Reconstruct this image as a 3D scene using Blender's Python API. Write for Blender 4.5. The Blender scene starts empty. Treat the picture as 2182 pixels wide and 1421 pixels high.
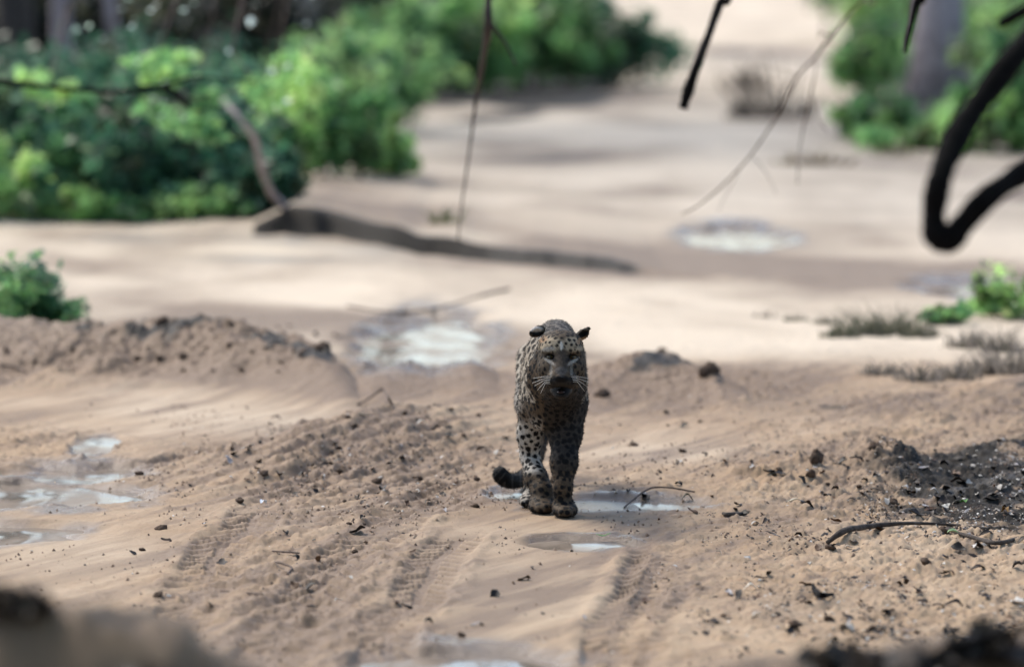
import bpy, math, random
import numpy as np
from mathutils import Vector
from mathutils.kdtree import KDTree

rng = np.random.default_rng(7)
random.seed(7)
scene = bpy.context.scene
COL = scene.collection
rad = math.radians

# ---------------------------------------------------------------- camera
F = 10872.0                      # focal length in photo pixels (photo 2182 px wide)
CAM = Vector((0.0, 0.0, 2.2))
PITCH = math.atan((710.5 + 224) / F)
cam = bpy.data.cameras.new('camera')
cam.sensor_width = 36.0
cam.lens = 36.0 * F / 2182.0
cam.clip_start = 0.5
cam.clip_end = 3000
cam.dof.use_dof = True
cam.dof.focus_distance = 17.75
cam.dof.aperture_fstop = 1.95
cam.dof.aperture_blades = 0
cam_o = bpy.data.objects.new('camera', cam)
cam_o.location = CAM
cam_o.rotation_euler = (math.pi / 2 - PITCH, 0, 0)
COL.objects.link(cam_o)
scene.camera = cam_o

# ---------------------------------------------------------------- world, sun, exposure
SUN = Vector((-0.62, 0.62, 1.05)).normalized()
world = bpy.data.worlds.new('World')
scene.world = world
world.use_nodes = True
wn = world.node_tree
sky = wn.nodes.new('ShaderNodeTexSky')
sky.sky_type = 'NISHITA'
sky.sun_disc = False
sky.sun_elevation = math.asin(SUN.z)
sky.sun_rotation = math.atan2(SUN.x, SUN.y)
sky.air_density = 1.0
sky.dust_density = 1.8
sky.ozone_density = 1.0
wn.nodes['Background'].inputs[1].default_value = 0.14
wn.links.new(sky.outputs[0], wn.nodes['Background'].inputs[0])
sl = bpy.data.lights.new('sun', 'SUN')
sl.energy = 1.9
sl.angle = rad(24)
sl.color = (1.0, 0.93, 0.82)
so = bpy.data.objects.new('sun', sl)
so.rotation_euler = SUN.to_track_quat('Z', 'Y').to_euler()
COL.objects.link(so)
scene.view_settings.view_transform = 'Standard'
scene.view_settings.look = 'None'
scene.view_settings.gamma = 1
scene.view_settings.exposure = 1.0
scene.view_settings.use_curve_mapping = False

# ---------------------------------------------------------------- helpers
CP, SP = math.cos(PITCH), math.sin(PITCH)
def at(px, py, Y):
    """world point at depth Y seen at photo pixel (px, py)"""
    a = (px - 1091.0) / F
    b = (710.5 - py) / F
    dx, dy, dz = a, CP + b * SP, -SP + b * CP
    k = Y / dy
    return Vector((dx * k, Y, CAM.z + dz * k))
def flatY(py):
    b = (710.5 - py) / F
    return CAM.z * (CP + b * SP) / (SP - b * CP)
def gxy(px, py):
    Y = flatY(py)
    p = at(px, py, Y)
    return p.x, p.y

def tag(o, label=None, cat=None, group=None, kind=None):
    if label: o['label'] = label
    if cat: o['category'] = cat
    if group: o['group'] = group
    if kind: o['kind'] = kind
    return o

def mesh_obj(name, verts, faces, mat=None, parent=None, smooth=True, colors=None, cname='tone'):
    me = bpy.data.meshes.new(name)
    verts = np.asarray(verts, dtype=np.float32)
    if isinstance(faces, np.ndarray):
        n = faces.shape[1]
        me.vertices.add(len(verts)); me.vertices.foreach_set('co', verts.ravel())
        me.loops.add(faces.size); me.loops.foreach_set('vertex_index', faces.astype(np.int32).ravel())
        me.polygons.add(len(faces))
        me.polygons.foreach_set('loop_start', np.arange(0, faces.size, n, dtype=np.int32))
        me.update(calc_edges=True)
    else:
        me.from_pydata([tuple(map(float, v)) for v in verts], [], faces)
        me.update()
    if smooth:
        me.polygons.foreach_set('use_smooth', np.ones(len(me.polygons), dtype=bool))
    if colors is not None:
        c = np.ones((len(verts), 4), dtype=np.float32); c[:, :3] = colors
        a = me.color_attributes.new(cname, 'FLOAT_COLOR', 'POINT')
        a.data.foreach_set('color', c.ravel())
    if mat: me.materials.append(mat)
    o = bpy.data.objects.new(name, me)
    COL.objects.link(o)
    if parent: o.parent = parent
    return o

def empty(name, loc):
    o = bpy.data.objects.new(name, None)
    o.empty_display_size = 0.2
    o.location = loc
    COL.objects.link(o)
    return o

# numpy value noise
def _hash(ix, iy, seed):
    h = (ix.astype(np.int64) * 374761393 + iy.astype(np.int64) * 668265263 + seed * 974634777) & 0xffffffff
    h = ((h ^ (h >> 13)) * 1274126177) & 0xffffffff
    h = h ^ (h >> 16)
    return (h & 0xffff) / 32767.5 - 1.0
def vnoise(x, y, seed=0):
    ix = np.floor(x); iy = np.floor(y)
    fx = x - ix; fy = y - iy
    fx = fx * fx * fx * (fx * (fx * 6 - 15) + 10); fy = fy * fy * fy * (fy * (fy * 6 - 15) + 10)
    a = _hash(ix, iy, seed); b = _hash(ix + 1, iy, seed)
    c = _hash(ix, iy + 1, seed); d = _hash(ix + 1, iy + 1, seed)
    return (a * (1 - fx) + b * fx) * (1 - fy) + (c * (1 - fx) + d * fx) * fy
def fbm(x, y, octs=4, seed=0, gain=0.5):
    s = 0; a = 1.0; n = 0
    for k in range(octs):
        c, sn = math.cos(0.7 * k + 0.3), math.sin(0.7 * k + 0.3)
        s = s + a * vnoise(c * x - sn * y + 17.3 * k, sn * x + c * y - 9.1 * k, seed + k)
        n += a; a *= gain; x = x * 2.03; y = y * 2.03
    return s / n
def sstep(a, b, x):
    t = np.clip((x - a) / (b - a), 0, 1)
    return t * t * (3 - 2 * t)

# node material helpers
def nmat(name):
    m = bpy.data.materials.new(name); m.use_nodes = True
    nt = m.node_tree
    return m, nt, nt.nodes['Principled BSDF']
def N(nt, t, **kw):
    n = nt.nodes.new(t)
    for k, v in kw.items():
        if k.startswith('i_'):
            key = k[2:]
            n.inputs[int(key) if key.isdigit() else key].default_value = v
        else: setattr(n, k, v)
    return n
def noisy(name, c1, c2, scale=20, rough=0.8, bump=0.3, bscale=None, spec=0.3, dist=0.01, trans=0):
    m, nt, b = nmat(name)
    tc = N(nt, 'ShaderNodeTexCoord')
    n = N(nt, 'ShaderNodeTexNoise'); n.inputs['Scale'].default_value = scale; n.inputs['Detail'].default_value = 6
    nt.links.new(tc.outputs['Object'], n.inputs['Vector'])
    r = N(nt, 'ShaderNodeValToRGB')
    r.color_ramp.elements[0].position = 0.35; r.color_ramp.elements[1].position = 0.65
    r.color_ramp.elements[0].color = (*c1, 1); r.color_ramp.elements[1].color = (*c2, 1)
    nt.links.new(n.outputs['Fac'], r.inputs[0]); nt.links.new(r.outputs[0], b.inputs['Base Color'])
    b.inputs['Roughness'].default_value = rough
    b.inputs['Specular IOR Level'].default_value = spec
    n2 = N(nt, 'ShaderNodeTexNoise'); n2.inputs['Scale'].default_value = bscale or scale * 3; n2.inputs['Detail'].default_value = 5
    nt.links.new(tc.outputs['Object'], n2.inputs['Vector'])
    bp = N(nt, 'ShaderNodeBump'); bp.inputs['Strength'].default_value = bump; bp.inputs['Distance'].default_value = dist
    nt.links.new(n2.outputs['Fac'], bp.inputs['Height']); nt.links.new(bp.outputs[0], b.inputs['Normal'])
    return m
def leafmat(name, spec=0.5, rough=0.45, trans=0.35):
    """colour comes from the per-leaf attribute 'tone'"""
    m, nt, b = nmat(name)
    a = N(nt, 'ShaderNodeAttribute', attribute_name='tone')
    nt.links.new(a.outputs['Color'], b.inputs['Base Color'])
    b.inputs['Roughness'].default_value = rough
    b.inputs['Specular IOR Level'].default_value = spec
    if trans > 0:
        out = nt.nodes['Material Output']
        t = N(nt, 'ShaderNodeBsdfTranslucent'); mx = N(nt, 'ShaderNodeMixShader'); mx.inputs[0].default_value = trans
        sc = N(nt, 'ShaderNodeVectorMath', operation='SCALE'); sc.inputs['Scale'].default_value = 1.5; nt.links.new(a.outputs['Color'], sc.inputs[0]); nt.links.new(sc.outputs[0], t.inputs[0])
        nt.links.new(b.outputs[0], mx.inputs[1]); nt.links.new(t.outputs[0], mx.inputs[2])
        nt.links.new(mx.outputs[0], out.inputs[0])
    return m

# ---------------------------------------------------------------- terrain
def crest(pts):
    out = []
    for px, py, Y in pts:
        p = at(px, py, Y); out.append((p.x, Y, p.z))
    return np.array(out)
R_A = crest([(-700,640,25),(-250,650,24.6),(0,676,24.5),(80,690,24.3),(150,703,24.1),(250,694,24),(340,684,23.9),(420,694,23.7),(550,702,23.5),(640,714,23.3),(700,748,23.0),(745,800,22.6),(790,848,22.3)])
R_B = crest([(330,1004,19.6),(420,972,19.8),(500,950,20.0),(580,930,20.1),(640,900,20.3),(700,894,20.4),(764,868,20.6),(830,862,20.8),(900,862,20.95),(1000,868,21.1),(1100,874,21.2),(1200,890,21.3)])
R_C = crest([(690,836,22.5),(800,792,22.8),(870,768,23.1),(930,778,23.1),(1005,766,23.1),(1065,797,22.9),(1130,800,22.7),(1220,797,22.5),(1290,778,22.6),(1360,754,22.8),(1430,760,22.75),(1500,784,22.5),(1530,800,22.3),(1600,838,22.0),(1700,860,21.8),(1900,852,21.9),(2050,842,22.1),(2182,806,22.5),(2500,760,23),(3000,740,23)])
R_D = crest([(1520,1036,18.9),(1600,1000,19.25),(1680,970,19.4),(1735,968,19.4),(1790,976,19.45),(1850,938,19.55),(1905,946,19.5),(1950,984,19.4),(2030,985,19.6),(2100,955,19.8),(2182,930,20),(2500,900,20.2),(3000,880,20.2)])
R_E = crest([(-2500,1250,10),(-400,1270,10),(0,1284,10),(60,1296,10),(150,1300,10),(240,1306,10),(330,1314,10),(385,1332,10),(430,1378,10),(480,1402,10),(560,1450,10),(650,1560,10)])
R_E2 = crest([(1300,1520,11.2),(1480,1440,11.2),(1620,1420,11.2),(1750,1404,11.2),(1900,1392,11.2),(2182,1362,11.2),(3200,1300,11.2)])
# far step bank: x -> Y of the foot, and its height
S_px = [(-600,505,0.0),(300,505,0.01),(530,500,0.03),(580,499,0.09),(625,499,0.15),(720,507,0.14),(800,519,0.125),(900,541,0.10),(1000,558,0.085),(1150,574,0.075),(1300,584,0.065),(1420,592,0.02),(1600,600,0.012),(2000,600,0.0)]
S_x = np.array([gxy(a, b)[0] for a, b, c in S_px]); S_y = np.array([flatY(b) for a, b, c in S_px]); S_h = np.array([c for a, b, c in S_px])

def ridge(X, Y, R, wf, wb, wob=0.0, seed=5):
    yc = np.interp(X, R[:, 0], R[:, 1]); hc = np.interp(X, R[:, 0], R[:, 2])
    hc = hc * (X > R[0, 0] - 0.02) if R[0, 2] < 0.02 else hc
    hc = np.maximum(hc, 0)
    if wob: yc = yc + wob * fbm(X * 1.7, Y * 0.4, 3, seed)
    d = Y - yc
    f = np.where(d < 0, np.exp(-(d / wf) ** 2 * 1.3), np.exp(-(d / wb) ** 2))
    return hc * f

# puddles: name, px centre, py near/far edge, px half width, depth
PUD = [  # (px0, px1, py_far, py_near, depth)
    (-260, 250, 1022, 1078, 0.05), (40, 300, 986, 1020, 0.05), (-260, 150, 1114, 1150, 0.045),
    (1130, 1460, 1056, 1084, 0.035), (1140, 1330, 1143, 1167, 0.03), (790, 1040, 680, 790, 0.04),
    (1465, 1670, 488, 524, 0.02), (1960, 2160, 598, 632, 0.03),
    (165, 245, 928, 962, 0.025), (800, 1180, 1386, 1450, 0.04), (1040, 1125, 1040, 1062, 0.02)]
PW = []
for a, b, c, d, e in PUD:
    x0 = gxy(a, (c + d) / 2)[0]; x1 = gxy(b, (c + d) / 2)[0]
    ya, yb = flatY(d), flatY(c)
    PW.append(((x0 + x1) / 2, (ya + yb) / 2, (x1 - x0) / 2, (yb - ya) / 2, e))

def pxpy(X, Y):
    return X * F / Y / 1.0 * 0.9963 + 1091, CAM.z * F / Y - 224
def blob(PX, PY, cx, cy, rx, ry):
    return np.exp(-((PX - cx) / rx) ** 2 - ((PY - cy) / ry) ** 2)

def masks(X, Y):
    PX, PY = pxpy(X, Y)
    rough = 0.25 + 0 * X
    rough += 0.65 * blob(PX, PY, 760, 985, 330, 95) + 0.4 * blob(PX, PY, 700, 1250, 350, 120)
    rough += 1.3 * blob(PX, PY, 300, 790, 440, 45) + 0.6 * blob(PX, PY, 100, 945, 160, 40)
    rough += 1.0 * blob(PX, PY, 1850, 1010, 330, 70) + 0.8 * blob(PX, PY, 2000, 1200, 480, 200)
    rough += 0.5 * blob(PX, PY, 1450, 830, 300, 40) + 0.6 * blob(PX, PY, 2050, 880, 220, 60)
    rough -= 0.9 * blob(PX, PY, 1100, 1260, 170, 130) + 0.8 * blob(PX, PY, 520, 900, 260, 45) + 0.8 * blob(PX, PY, 330, 850, 300, 40)
    rough -= 0.7 * blob(PX, PY, 60, 1180, 220, 60) + 0.6 * blob(PX, PY, 1400, 960, 180, 30)
    rough = np.clip(rough, 0.06, 1.3)
    rough = rough * sstep(60, 26, Y) + 0.0
    return PX, PY, rough

TRK = [([(560,1440),(640,1290),(760,1180),(900,1085),(1050,1000)], .115), ([(360,1360),(470,1170),(600,1062),(760,975),(900,915)], .10),
       ([(1295,1440),(1330,1330),(1372,1240),(1430,1160)], .10), ([(250,1000),(400,976),(520,955),(680,915)], .10), ([(800,1440),(850,1330),(930,1210),(1010,1120)], .09)]
TRKW = [(np.array([gxy(a, b) for a, b in pts]), w) for pts, w in TRK]
def tracks(X, Y):
    """height change and disturbance mask of the wheel tracks"""
    out = np.zeros_like(X); msk = np.zeros_like(X)
    near = (Y > 13.5) & (Y < 21.5)
    if not near.any(): return out, msk
    x = X[near]; y = Y[near]; o = np.zeros_like(x); mk = np.zeros_like(x)
    wx = 0.03 * fbm(x * 2, y * 2, 2, 401); x = x + wx
    for pts, w in TRKW:
        best = np.full(x.shape, 9.0); arc = np.zeros_like(x); sd = np.zeros_like(x); L0 = 0.0; tot = 0
        for p, q in zip(pts[:-1], pts[1:]):
            d = q - p; L = np.hypot(*d); t = np.clip(((x - p[0]) * d[0] + (y - p[1]) * d[1]) / L ** 2, 0, 1)
            dx = x - p[0] - t * d[0]; dy = y - p[1] - t * d[1]; r = np.hypot(dx, dy); m = r < best
            best = np.where(m, r, best); arc = np.where(m, L0 + t * L, arc); sd = np.where(m, (dx * d[1] - dy * d[0]) / L, sd); L0 += L
        end = sstep(0.02, 0.3, arc) * sstep(L0 - 0.02, L0 - 0.5, arc)
        ins = sstep(w * 1.1, w * .85, best) * end; lip = np.exp(-((best - w * 1.3) / .035) ** 2) * end
        blk = sstep(-.25, .25, np.sin((arc + np.abs(sd) * 1.1) * 2 * math.pi / .105)) * sstep(.012, .022, np.abs(sd)) * (vnoise(arc * 2.5, sd * 6, 403) > -0.55)
        wear = 0.35 + 0.65 * sstep(-.35, .4, fbm(arc * 2.2, sd * 5 + 7, 3, 405))
        o = o + ins * wear * (-0.018 + 0.013 * blk) + lip * 0.010 * (0.7 + fbm(arc * 9, sd * 20, 2, 404)); mk = np.maximum(mk, ins * wear * (1 - .75 * blk))
    out[near] = o; msk[near] = mk
    return out, msk

def height(X, Y, fine=True):
    X = np.asarray(X, float); Y = np.asarray(Y, float)
    PX, PY, rough = masks(X, Y)
    h = 0.015 * fbm(X * 0.9, Y * 0.6, 3, 1) * sstep(9, 14, Y)
    h = h + 0.05 * fbm(X * 0.3, Y * 0.2, 3, 2) * sstep(23, 34, Y)
    h = h + 0.4 * fbm(X * 0.03, Y * 0.03, 3, 3) * sstep(80, 200, np.hypot(X, Y))
    r = ridge(X, Y, R_A, 0.95, 0.35, 0.12, 21)
    r = np.maximum(r, ridge(X, Y, R_B, 1.1, 0.22, 0.06, 22))
    r = np.maximum(r, ridge(X, Y, R_C, 0.8, 0.35, 0.10, 23))
    r = np.maximum(r, ridge(X, Y, R_D, 0.45, 0.25, 0.05, 24))
    h = h + r
    h = np.maximum(h, ridge(X, Y, R_E, 0.5, 0.9) * 1.0) + 0.0
    h = np.maximum(h, ridge(X, Y, R_E2, 0.5, 0.8))
    big = (ridge(X, Y, R_E, 0.5, 0.9) > 0.05) | (ridge(X, Y, R_E2, 0.5, .8) > 0.05)
    h = h + big * 0.035 * fbm(X * 9, Y * 9, 3, 77)
    # far step bank
    sy = np.interp(X, S_x, S_y) + 0.2 * fbm(X * 2.3, X * 0 + 3, 4, 31); sh = np.interp(X, S_x, S_h)
    sh = sh * (1 + 0.35 * fbm(X * 3.1, X * 0, 2, 33))
    t = Y - sy
    h = h + sh * sstep(-0.05, 0.03, t) * np.where(t > 0, np.exp(-(np.maximum(t, 0) / 7) ** 2), 1)
    # faint old wheel ridges on the far road
    far = sstep(24, 28, Y) * sstep(70, 40, Y)
    h = h + far * 0.035 * np.clip(fbm(X * 0.7 + Y * 0.12, Y * 0.5, 4, 41), -0.2, 1) 
    # left sandy mid slope folds and wheel furrows, running away from the camera to the right
    ux, uy = 0.40, 0.917
    s = X * uy - Y * ux; l = X * ux + Y * uy
    furrow = blob(PX, PY, 820, 1010, 420, 110)
    h = h + furrow * (0.026 * fbm(s * 9, l * 0.9, 3, 51) + 0.007 * np.sin(s * 62 + 3 * fbm(s * 2, l * 1.2, 2, 52)))
    fu2 = blob(PX, PY, 640, 1290, 190, 150); s2 = X - (Y - 14.5) * 0.33
    h = h + fu2 * (0.012 * np.sin(s2 * 45) * (0.6 + 0.6 * vnoise(s2 * 4, Y * 3, 9)) + 0.005 * np.sin(Y * 45 + 20 * s2))
    fu3 = blob(PX, PY, 1370, 1290, 95, 160); s3 = X - (Y - 14.5) * 0.1
    h = h + fu3 * (0.006 * np.sin(s3 * 60) + 0.004 * np.sin(Y * 50 - 30 * s3) * (vnoise(s3 * 10, Y * 2, 6) > -0.3))
    fu4 = blob(PX, PY, 430, 975, 80, 22)
    h = h + fu4 * 0.011 * np.sign(np.sin(X * 62 + Y * 9)) * np.sign(np.sin(Y * 28)) * 0.7
    h = h + 0.006 * (fbm(s * 3, l * 0.5, 3, 55)) * (Y < 30) * sstep(13, 14.5, Y) * (1 - 0.6 * furrow)
    h = h + tracks(X, Y)[0]
    # clods and grains
    n1 = fbm(X * 7, Y * 7, 3, 61)
    h = h + blob(PX, PY, 280, 785, 440, 50) * 0.06 * np.clip(fbm(X * 5, Y * 5, 3, 63), -0.3, 1) + rough * 0.034 * np.clip(n1 - 0.05, -0.1, 1)
    if fine:
        n2 = fbm(X * 26, Y * 26, 3, 64)
        h = h + rough * (0.020 * np.clip(n2, -0.15, 1) + 0.006 * fbm(X * 80, Y * 80, 2, 67))
        h = h + (rough > 0.4) * 0.016 * np.clip(vnoise(X * 19, Y * 19, 71) - 0.62, 0, 1) * 2.2
    # puddle hollows
    for cx, cy, rx, ry, dep in PW:
        q = ((X - cx) / rx) ** 2 + ((Y - cy) / ry) ** 2 + 1.1 * fbm(X * 4.5 + cx, Y * 5.5, 3, 81) - 0.15
        w = sstep(2.0, 0.55, q)
        h = h * (1 - 0.93 * w) - dep * w * 0.8 + 0.93 * w * 0
    # the leopard's footing
    w = np.exp(-((X - 0.15) / 0.30) ** 4 - ((Y - 18.15) / 0.5) ** 4)
    h = h * (1 - w) + w * 0.0
    return h

def hz(x, y):
    return float(height(np.array([x]), np.array([y]))[0])

# rows / columns: fine where the photograph looks closely, coarse out to the horizon
rows = [-300, -60, -10, 0, 4, 7, 8.0, 8.6]
y = 9.0
while y < 13.4: rows.append(y); y += 0.05
while y < 25.2: rows.append(y); y += 0.0155
while y < 36: rows.append(y); y += 0.035
while y < 120: rows.append(y); y *= 1.006
while y < 1500: rows.append(y); y *= 1.15
rows = np.array(rows)
NC = 760
u = np.linspace(-1, 1, NC)
def colx(Y):
    half = 0.108 * max(Y, 9) * 1.0
    return u * half
ext = np.array([1.1, 1.3, 1.7, 2.6, 4.5, 9, 20])
uu = np.concatenate([-ext[::-1], u, ext])
Yg = np.repeat(rows[:, None], len(uu), 1)
wide = np.sign(uu) * np.maximum(np.abs(uu) - 1, 0)
Xg = np.clip(np.sign(uu) * np.minimum(np.abs(uu), 1), -1, 1)[None, :] * 0.108 * np.maximum(rows, 9)[:, None] + wide[None, :] * (6 + 2.0 * np.maximum(rows, 0)[:, None])
Zg = height(Xg.ravel(), Yg.ravel())
PXg, PYg, rough_g = masks(Xg.ravel(), Yg.ravel())
Xf, Yf = Xg.ravel(), Yg.ravel()
# colour masks with some shade painted in: r = damp / dark mud / painted shadow bands, g = pale washed sand, b = painted bank shade and leaf mould
damp_shade = 0.55 * np.clip(fbm(Xf * 1.6, Yf * 0.7, 4, 101) + 0.15, 0, 1)
s_ = Xf * 0.917 - Yf * 0.40; l_ = Xf * 0.40 + Yf * 0.917
damp_shade += (Yf < 24) * 1.0 * np.clip(fbm(s_ * 7, l_ * 0.8, 4, 141) + 0.02, 0, 1) + (Yf < 24) * 0.6 * np.clip(fbm(s_ * 20, l_ * 2.2, 3, 142), 0, 1)
damp_shade += (Yf >= 24) * 1.15 * np.clip(fbm(Xf * 0.6 + Yf * .15, Yf * 0.33, 4, 143) - 0.08, 0, 1)
damp_shade += 0.55 * blob(PXg, PYg, 900, 490, 420, 34) + 0.8 * blob(PXg, PYg, 1350, 566, 300, 18) + 0.35 * blob(PXg, PYg, 1750, 580, 350, 40) + 0.5 * blob(PXg, PYg, 760, 440, 220, 26)  # broad shading above and right of the step bank, painted in
damp_shade += 0.9 * blob(PXg, PYg, 1130, 345, 240, 20) + 0.8 * blob(PXg, PYg, 1290, 205, 150, 20) + 0.6 * blob(PXg, PYg, 1720, 352, 100, 15) + 0.5 * blob(PXg, PYg, 1640, 110, 130, 20) + 0.6 * blob(PXg, PYg, 1420, 575, 330, 14) + 0.6 * blob(PXg, PYg, 1840, 605, 150, 14) + 0.5 * blob(PXg, PYg, 700, 415, 160, 22) + 0.4 * blob(PXg, PYg, 1780, 490, 110, 25)  # shadows and dark streaks across the far sand, painted in
s2_ = Xf - (Yf - 14.5) * 0.33; s3_ = Xf - (Yf - 14.5) * 0.1
damp_shade += (blob(PXg, PYg, 640, 1290, 190, 150) + blob(PXg, PYg, 880, 1090, 200, 60)) * 0.7 * np.clip(0.35 + 0.5 * np.sin(s2_ * 24 + 2 * fbm(s2_ * 4, Yf, 2, 151)) + 0.7 * fbm(s2_ * 18, Yf * 4, 2, 152), 0, 1)
damp_shade += blob(PXg, PYg, 1370, 1290, 95, 170) * 0.85 * np.clip(0.3 + 0.6 * np.sin(s3_ * 38) + 0.6 * fbm(s3_ * 20, Yf * 6, 2, 153), 0, 1)
rr_ = np.maximum(ridge(Xf, Yf, R_A, 1.1, 0.3, 0.12, 21), ridge(Xf, Yf, R_C, 0.9, 0.3, 0.10, 23))
damp_shade += 1.05 * sstep(0.02, 0.09, rr_) * (0.7 + 0.6 * fbm(Xf * 5, Yf * 4, 3, 145))
damp_shade += 0.55 * blob(PXg, PYg, 1450, 830, 420, 45) + 0.35 * blob(PXg, PYg, 900, 800, 250, 40) + 0.35 * blob(PXg, PYg, 400, 795, 360, 40)
damp_shade += 0.45 * blob(PXg, PYg, 620, 1330, 260, 120) + 0.5 * blob(PXg, PYg, 800, 985, 350, 75) + 0.75 * blob(PXg, PYg, 1800, 990, 260, 38)
damp_shade += 0.6 * blob(PXg, PYg, 1900, 880, 300, 26) + 0.7 * blob(PXg, PYg, 1700, 580, 450, 24) + 0.5 * blob(PXg, PYg, 1500, 530, 350, 30) + 0.4 * blob(PXg, PYg, 1200, 540, 160, 18)  # brown band on the right, then painted shadow bands farther off
for cx, cy, rx, ry, dep in PW:
    damp_shade += 0.35 * np.exp(-(((Xf - cx) / (rx * 1.4)) ** 2 + ((Yf - cy) / (ry * 1.6)) ** 2))
damp_shade += 0.8 * tracks(Xf, Yf)[1]
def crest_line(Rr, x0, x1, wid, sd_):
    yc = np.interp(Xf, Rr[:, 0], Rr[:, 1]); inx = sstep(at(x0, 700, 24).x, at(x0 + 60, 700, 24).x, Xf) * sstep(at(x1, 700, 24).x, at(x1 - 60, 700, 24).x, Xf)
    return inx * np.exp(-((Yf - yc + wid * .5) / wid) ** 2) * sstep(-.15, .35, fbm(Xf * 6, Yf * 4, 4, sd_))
bank = np.exp(-((Yf - 10) / 1.6) ** 2) * (Xf < -0.2) + np.exp(-((Yf - 11.2) / 1.2) ** 2) * (Xf > 0.2)
damp_shade += 1.2 * bank
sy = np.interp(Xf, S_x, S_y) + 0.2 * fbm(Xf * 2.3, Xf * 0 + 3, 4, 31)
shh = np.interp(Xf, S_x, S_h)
face = sstep(-0.22, -0.08, Yf - sy + 0.12 * fbm(Xf * 6, Yf * 2, 3, 99)) * sstep(0.35, 0.04, Yf - sy) * sstep(0.02, 0.07, shh)  # dark soil of the step face, with its shade painted in
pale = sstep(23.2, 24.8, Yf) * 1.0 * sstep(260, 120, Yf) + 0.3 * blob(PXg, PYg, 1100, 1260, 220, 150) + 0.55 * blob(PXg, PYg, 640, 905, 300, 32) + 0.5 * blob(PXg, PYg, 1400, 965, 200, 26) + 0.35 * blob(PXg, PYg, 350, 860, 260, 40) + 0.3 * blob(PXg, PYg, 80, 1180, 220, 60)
mould_shade = 1.3 * face
mould_shade += 0.9 * sstep(34.3, 35.5, Yf + 0.6 * fbm(Xf, Yf, 3, 110)) * sstep(640, 560, PXg + 40 * fbm(Xf * 2, Yf, 2, 111))
mould_shade += 0.85 * sstep(0.32, 0.6, blob(PXg, PYg, 1030, 100, 420, 170) + 0.25 * fbm(Xf * 1.2, Yf * 0.6, 3, 112) ) * sstep(1340, 1250, PXg)
mould_shade += 1.7 * blob(PXg, PYg, 2110, 1055, 210, 85) * (0.8 + 0.8 * fbm(Xf * 9, Yf * 7, 3, 161)) + 0.5 * blob(PXg, PYg, 2150, 1370, 250, 60) * (0.8 + fbm(Xf * 12, Yf * 9, 3, 162))
mould_shade += 0.8 * sstep(1850, 1950, PXg - (PYg - 300) * 0.2) * sstep(46, 50, Yf)
mould_shade += 0.9 * sstep(40, 46, Yf) * sstep(0.35, 0.5, fbm(Xf * 0.5, Yf * 0.3, 3, 115)) * 0.4
mould_shade += 1.0 * crest_line(R_A, 120, 770, .32, 181) + 0.9 * crest_line(R_C, 1250, 1560, .3, 182) + 0.8 * crest_line(R_C, 820, 1080, .2, 183) + 0.8 * crest_line(R_D, 1580, 1980, .22, 184) + 0.7 * crest_line(R_C, 1650, 2400, .25, 185) + 0.6 * crest_line(R_B, 1000, 1100, .2, 186)
mould_shade += bank * (0.12 + 0.9 * fbm(Xf * 7, Yf * 5, 3, 171))
mould_shade += 0.9 * (PXg > 2600) * (Yf > 12) + 0.9 * (PXg < -450) * (Yf > 12)
mould_shade += 0.55 * blob(PXg, PYg, 1150, 340, 220, 16) + 0.45 * blob(PXg, PYg, 1350, 205, 200, 22) + 0.45 * blob(PXg, PYg, 1720, 350, 90, 14) + 0.4 * blob(PXg, PYg, 1640, 110, 130, 25)  # far shadow streaks again, painted darker
wetm = np.zeros_like(Xf)
for cx, cy, rx, ry, dep in PW:
    q = ((Xf - cx) / (rx * 1.25)) ** 2 + ((Yf - cy) / (ry * 1.6)) ** 2 + 0.8 * fbm(Xf * 5, Yf * 4, 3, 191)
    wetm = np.maximum(wetm, sstep(1.5, 0.6, q))
wetm = np.maximum(wetm, 0.7 * blob(PXg, PYg, 1100, 1400, 330, 26) * sstep(-.2, .3, fbm(Xf * 4, Yf * 2, 3, 192)))
mcol = np.stack([np.clip(damp_shade * 1.15, 0, 1), np.clip(pale, 0, 1), np.clip(mould_shade, 0, 1)], 1)
nr, nc = Xg.shape
idx = np.arange(nr * nc).reshape(nr, nc)
faces = np.stack([idx[:-1, :-1].ravel(), idx[:-1, 1:].ravel(), idx[1:, 1:].ravel(), idx[1:, :-1].ravel()], 1)

gm, nt, b = nmat('sandy_soil')
tc = N(nt, 'ShaderNodeTexCoord'); at_ = N(nt, 'ShaderNodeAttribute', attribute_name='tone')
sep = N(nt, 'ShaderNodeSeparateColor'); nt.links.new(at_.outputs['Color'], sep.inputs[0])
def tex(scale, detail=6, rough=0.6, vec=None):
    n = N(nt, 'ShaderNodeTexNoise'); n.inputs['Scale'].default_value = scale; n.inputs['Detail'].default_value = detail; n.inputs['Roughness'].default_value = rough
    nt.links.new(vec or tc.outputs['Object'], n.inputs['Vector']); return n
def mixc(f, a, c, blend='MIX'):
    m = N(nt, 'ShaderNodeMix', data_type='RGBA', blend_type=blend)
    for sock, v in ((0, f), (6, a), (7, c)):
        if hasattr(v, 'links') or hasattr(v, 'is_output'): nt.links.new(v, m.inputs[sock])
        else: m.inputs[sock].default_value = v if sock == 0 else (*v, 1)
    return m.outputs[2]
def ramp(v, a, bb, lo=0.0, hi=1.0):
    m = N(nt, 'ShaderNodeMapRange'); m.inputs[1].default_value = a; m.inputs[2].default_value = bb; m.inputs[3].default_value = lo; m.inputs[4].default_value = hi
    m.clamp = True
    nt.links.new(v, m.inputs[0]); return m.outputs[0]
nA = tex(1.8); nB = tex(14, 8, 0.7); nC = tex(120, 6, 0.75); nD = tex(45, 4, 0.6)
c = mixc(ramp(nA.outputs[0], 0.35, 0.65), (0.37, 0.265, 0.168), (0.42, 0.32, 0.222))
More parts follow.
